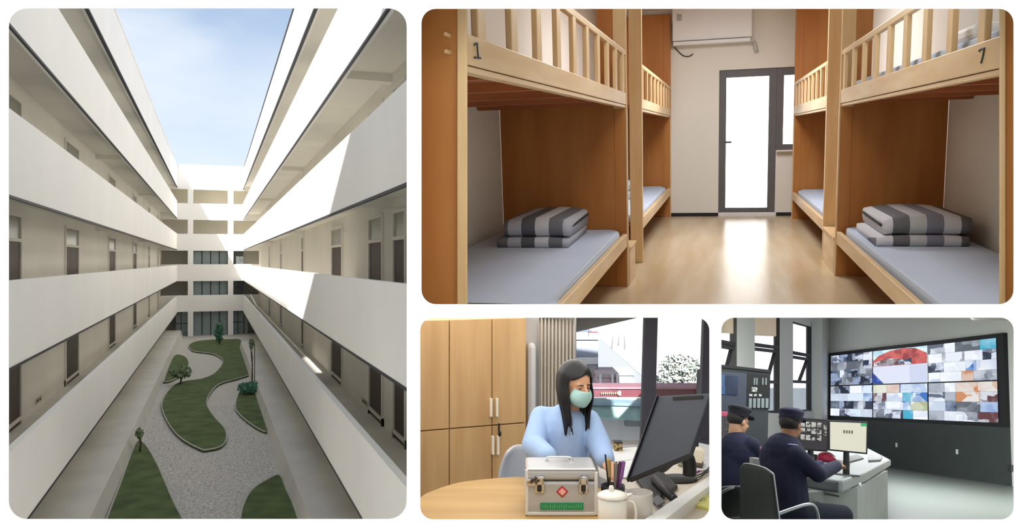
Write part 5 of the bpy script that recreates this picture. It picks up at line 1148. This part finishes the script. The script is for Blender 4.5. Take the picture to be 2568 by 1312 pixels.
# guards
def guard(label, y, J, fwd, skinm, capm, legs, s=1.0, armR=None, armL=None, sw=.2, hand=True):
    P = {k: Q(px, py, yy) for k, (px, py, yy) in J.items()}
    R = basis(fwd); t = thing(S, 'person', label, 'person', Vector((P['pelvis'].x, P['pelvis'].y, ZFC)))
    hc = P['head']; mb = MB(); head_mb(mb, hc, R, s)
    mb.cap(hc + R @ Vector((0, -.025, -.05)), P['neck'], .054 * s, .058 * s)
    mb.ell(P['chest'], (.17 * s, .12 * s, .18 * s), basis(P['face'] if False else fwd)); mb.cap(P['chest'], P['pelvis'], .13 * s, .14 * s)
    g = MB(); Rb = basis((fwd[0], fwd[1], 0))
    g.ell(P['chest'] + Vector((0, 0, .02)), (.195 * s, .14 * s, .19 * s), Rb); g.cap(P['chest'] + Vector((0, 0, -.04)), P['belly'], .155 * s, .16 * s); g.cap(P['belly'], P['pelvis'], .16 * s, .165 * s)
    g.cap(P['neck'] + Vector((0, 0, -.05)), P['chest'] + Vector((0, 0, .08)), .07 * s, .15 * s)
    for sh, el, wr in (('shR', 'elR', 'wrR'), ('shL', 'elL', 'wrL')):
        a, b, c = P[sh], P[el], P[wr]
        mb.cap(P['neck'] + Vector((0, 0, -.06)), a, .05 * s, .05 * s); mb.cap(a, b, .048 * s, .038 * s); mb.cap(b, c, .037 * s, .026 * s)
        g.cap(P['neck'] + Vector((0, 0, -.07)), a + Vector((0, 0, -.01)), .065 * s, .072 * s); g.cap(a, b, .074 * s, .062 * s); g.cap(b, b.lerp(c, .93), .06 * s, .047 * s)
        d = (c - b).normalized(); hand_mb(mb, c + d * .005, d + Vector((.15, 0, -.1)), Vector((0, -.2, 1)), s, .45, 1 if sh == 'shR' else -1)
    tr = MB(); tr.ell(P['pelvis'] + Vector((0, 0, -.02)), (.18 * s, .16 * s, .13 * s), Rb)
    r = Vector((fwd[1], -fwd[0], 0)).normalized(); f = Vector((fwd[0], fwd[1], 0)).normalized()
    shoes = []
    for q in (-1, 1):
        hp_ = P['pelvis'] + r * q * .095 - Vector((0, 0, .03)); kn = hp_ + legs * .44 + r * q * .02; kn.z = max(kn.z, hp_.z - .02); an = kn + f * .03; an.z = ZFC + .09
        mb.cap(hp_, kn, .08, .058); mb.cap(kn, an, .055, .04); tr.cap(hp_, kn, .10 * s, .08); tr.cap(kn, an + Vector((0, 0, .03)), .078, .06)
        sh = MB().cap(an + Vector((0, 0, -.045)), an + f * .16 + Vector((0, 0, -.055)), .042, .035); shoes.append(sh)
    part('body', mb, skinm, t, smooth=True, remesh=.0075)
    part('jacket', g, navy_cl, t, smooth=True, remesh=.009); part('trousers', tr, mat('navy_trousers', srgb(24, 27, 48), .85, var=.05), t, smooth=True, remesh=.01)
    for sh in shoes: part('shoe', sh, black_m, t, smooth=True)
    gg = lambda x, y, z: hc + R @ (Vector((x, y, z)) * s)
    h = MB().ell(gg(0, -.026, .022), (.078 * s, .088 * s, .066 * s), R); part('hair', h, mat('short_hair', srgb(44, 40, 40), .7, var=.2, scale=30), t, smooth=True)
    cp = MB()
    cap_ = part('cap_crown', MB().ell(gg(0, -.006, .108), (.094 * s, .112 * s, .034 * s), R).cone(gg(0, -.012, .05), gg(0, -.010, .108), .086 * s, .095 * s, 24).ell(gg(0, .04, .112), (.07 * s, .065 * s, .034 * s), R), capm, t, smooth=True, remesh=.006)
    part('cap_band', MB().lathe([(.089, 0), (.092, .004), (.093, .022), (.090, .026)], (0, 0, 0), n=28).__class__().cone(gg(0, -.012, .042), gg(0, -.012, .062), .0885 * s, .0905 * s, 28), mat('cap_band_dark', srgb(22, 22, 40), .7), t)
    bill = MB().prism([gg(x, yy, .058 - .016 * (yy > .11)) for x, yy in ((-.078, .045), (-.072, .10), (-.04, .135), (0, .146), (.04, .135), (.072, .10), (.078, .045), (0, .06))], R @ Vector((0, 0, .010)))
    part('cap_peak', bill, capm, t, smooth=False)
    eyes(t, hc, R, s)
    ck = MB().tube(spline([P['neck'] + R @ Vector((.06 * math.cos(a), .06 * math.sin(a), -.02)) for a in [k * .7 for k in range(10)]], 2), .014 * s, 8); part('collar', ck, navy_cl, t, smooth=True)
    return t, P, R
cap_m = mat('navy_cap', srgb(40, 38, 72), .8, var=.06, scale=8)
g2, P2, R2 = guard('seated guard in navy uniform and cap, front one with arm on the desk', 6.1,
    dict(head=(1984, 1068, 6.12), neck=(1968, 1110, 6.12), chest=(1964, 1160, 6.12), belly=(1970, 1215, 6.1), pelvis=(1975, 1275, 6.1), shR=(1996, 1142, 5.98), elR=(2052, 1190, 5.98), wrR=(2100, 1168, 6.36),
         shL=(1950, 1136, 6.26), elL=(2005, 1180, 6.5), wrL=(2060, 1168, 6.75)), (.80, .58, -.08), skin_t, cap_m, Vector((.92, .38, 0)), 1.0)
part('shoulder_board', MB().ell(P2['shR'] + Vector((-.02, .02, .075)), (.05, .025, .008)), mat('silver_trim', srgb(150, 156, 190), .5), g2, smooth=True)
part('badge', MB().ell(P2['shR'] + Vector((.07, -.02, .0)), (.012, .014, .02)), mat('silver_badge', srgb(214, 214, 226), .4), g2, smooth=True)
g1, P1, R1 = guard('seated guard in navy uniform at the left edge, facing the rack', 7.0,
    dict(head=(1852, 1058, 7.0), neck=(1843, 1096, 7.0), chest=(1848, 1150, 6.98), belly=(1846, 1205, 6.96), pelvis=(1848, 1255, 6.96), shR=(1884, 1118, 6.86), elR=(1906, 1168, 6.9), wrR=(1935, 1180, 7.15),
         shL=(1822, 1122, 7.1), elL=(1850, 1165, 7.25), wrL=(1895, 1170, 7.4)), (.86, .35, -.15), skin, mat('black_cap', srgb(20, 22, 36), .8), Vector((.85, .5, 0)), 1.04)
part('sleeve_patch', MB().ell(P1['shR'] + Vector((.06, -.045, -.02)), (.02, .012, .022)), mat('rose_patch', srgb(200, 110, 150), .7, scale=60, col2=srgb(90, 50, 110)), g1, smooth=True)

# chairs
def office_chair(label, bp, seatc, fwd, arm_pts, y):
    t = thing(S, 'office_chair', label, 'chair', Vector((seatc.x, seatc.y, ZFC)))
    ol = mat('dark_olive_leather', srgb(46, 52, 48), .38, var=.08, scale=4); chm = mat('chrome_arm', srgb(190, 194, 198), .2, .9, var=.05)
    a, b, c, d = bp
    def f_(u, v):
        k = (2 * abs(u - .5)) ** 4; p = a.lerp(b, u).lerp(d.lerp(c, u), max(v, .09 * k)); return p + Vector((0, .05 * (1 - (2 * u - 1) ** 2), 0))
    part('backrest', MB().grid(f_, 14, 14), ol, t, smooth=True, solid=.03)
    part('back_rim', MB().tube([Vector(f_(i / 14, 0)) + Vector((0, -.012, .005)) for i in range(15)] + [Vector(f_(1, j / 10)) + Vector((.004, -.012, 0)) for j in range(1, 11)], .006, 6), chm, t, smooth=True)
    part('seat', MB().ell(seatc, (.25, .24, .045)), ol, t, smooth=True)
    for arm in arm_pts: part('armrest', MB().tube(spline(arm, 6), .014, 10), chm, t, smooth=True)
    part('pedestal', MB().cone(Vector((seatc.x, seatc.y, ZFC + .06)), seatc, .03, .025, 12), chm, t)
    for k in range(5):
        an = k * 1.2566; e_ = Vector((seatc.x + .27 * math.cos(an), seatc.y + .27 * math.sin(an), ZFC + .04))
        part('base_leg', MB().cone(Vector((seatc.x, seatc.y, ZFC + .08)), e_, .022, .014, 8), chm, t); part('castor', MB().ell(e_ - Vector((0, 0, .015)), .025, n=10, m=6), black_m, t, smooth=True)
    return t
sc2 = P2['pelvis'] + Vector((0, 0, -.16))
office_chair('dark leather chair with chrome arm under the front guard', [Q(1856, 1160, 5.95), Q(1936, 1178, 5.66), Q(1954, 1318, 5.62), Q(1858, 1318, 5.9)], Vector((sc2.x, sc2.y, max(sc2.z, -1.0) )), None,
             [[Q(1950, 1290, 5.66), Q(1985, 1277, 5.68), Q(2020, 1266, 5.72), Q(2040, 1268, 5.76), Q(2050, 1290, 5.8), Q(2053, 1315, 5.82)]], 5.8)
sc1 = P1['pelvis'] + Vector((0, 0, -.15))
office_chair('black chair with chrome rim under the left guard', [Q(1800, 1226, 6.5), Q(1862, 1220, 6.3), Q(1864, 1300, 6.3), Q(1800, 1310, 6.5)], Vector((sc1.x, sc1.y, max(sc1.z, -1.0))), None,
             [[Q(1805, 1240, 6.45), Q(1830, 1226, 6.4), Q(1862, 1222, 6.35)]], 6.4)
t = thing(S, 'metal_flask', 'small silver box between the two guards', 'box', Q(1896, 1180, 6.55))
a, b = Q(1887, 1148, 6.55), Q(1907, 1170, 6.55)
part('box_body', MB().box((a.x, 6.55, b.z - .02), (b.x, 6.62, a.z)), mat('silver_box', srgb(176, 180, 178), .4, .3), t, bevel=.006)
part('box_stand', MB().box((a.x + .02, 6.56, ZFC), (b.x - .02, 6.61, b.z - .02)), rk, t)
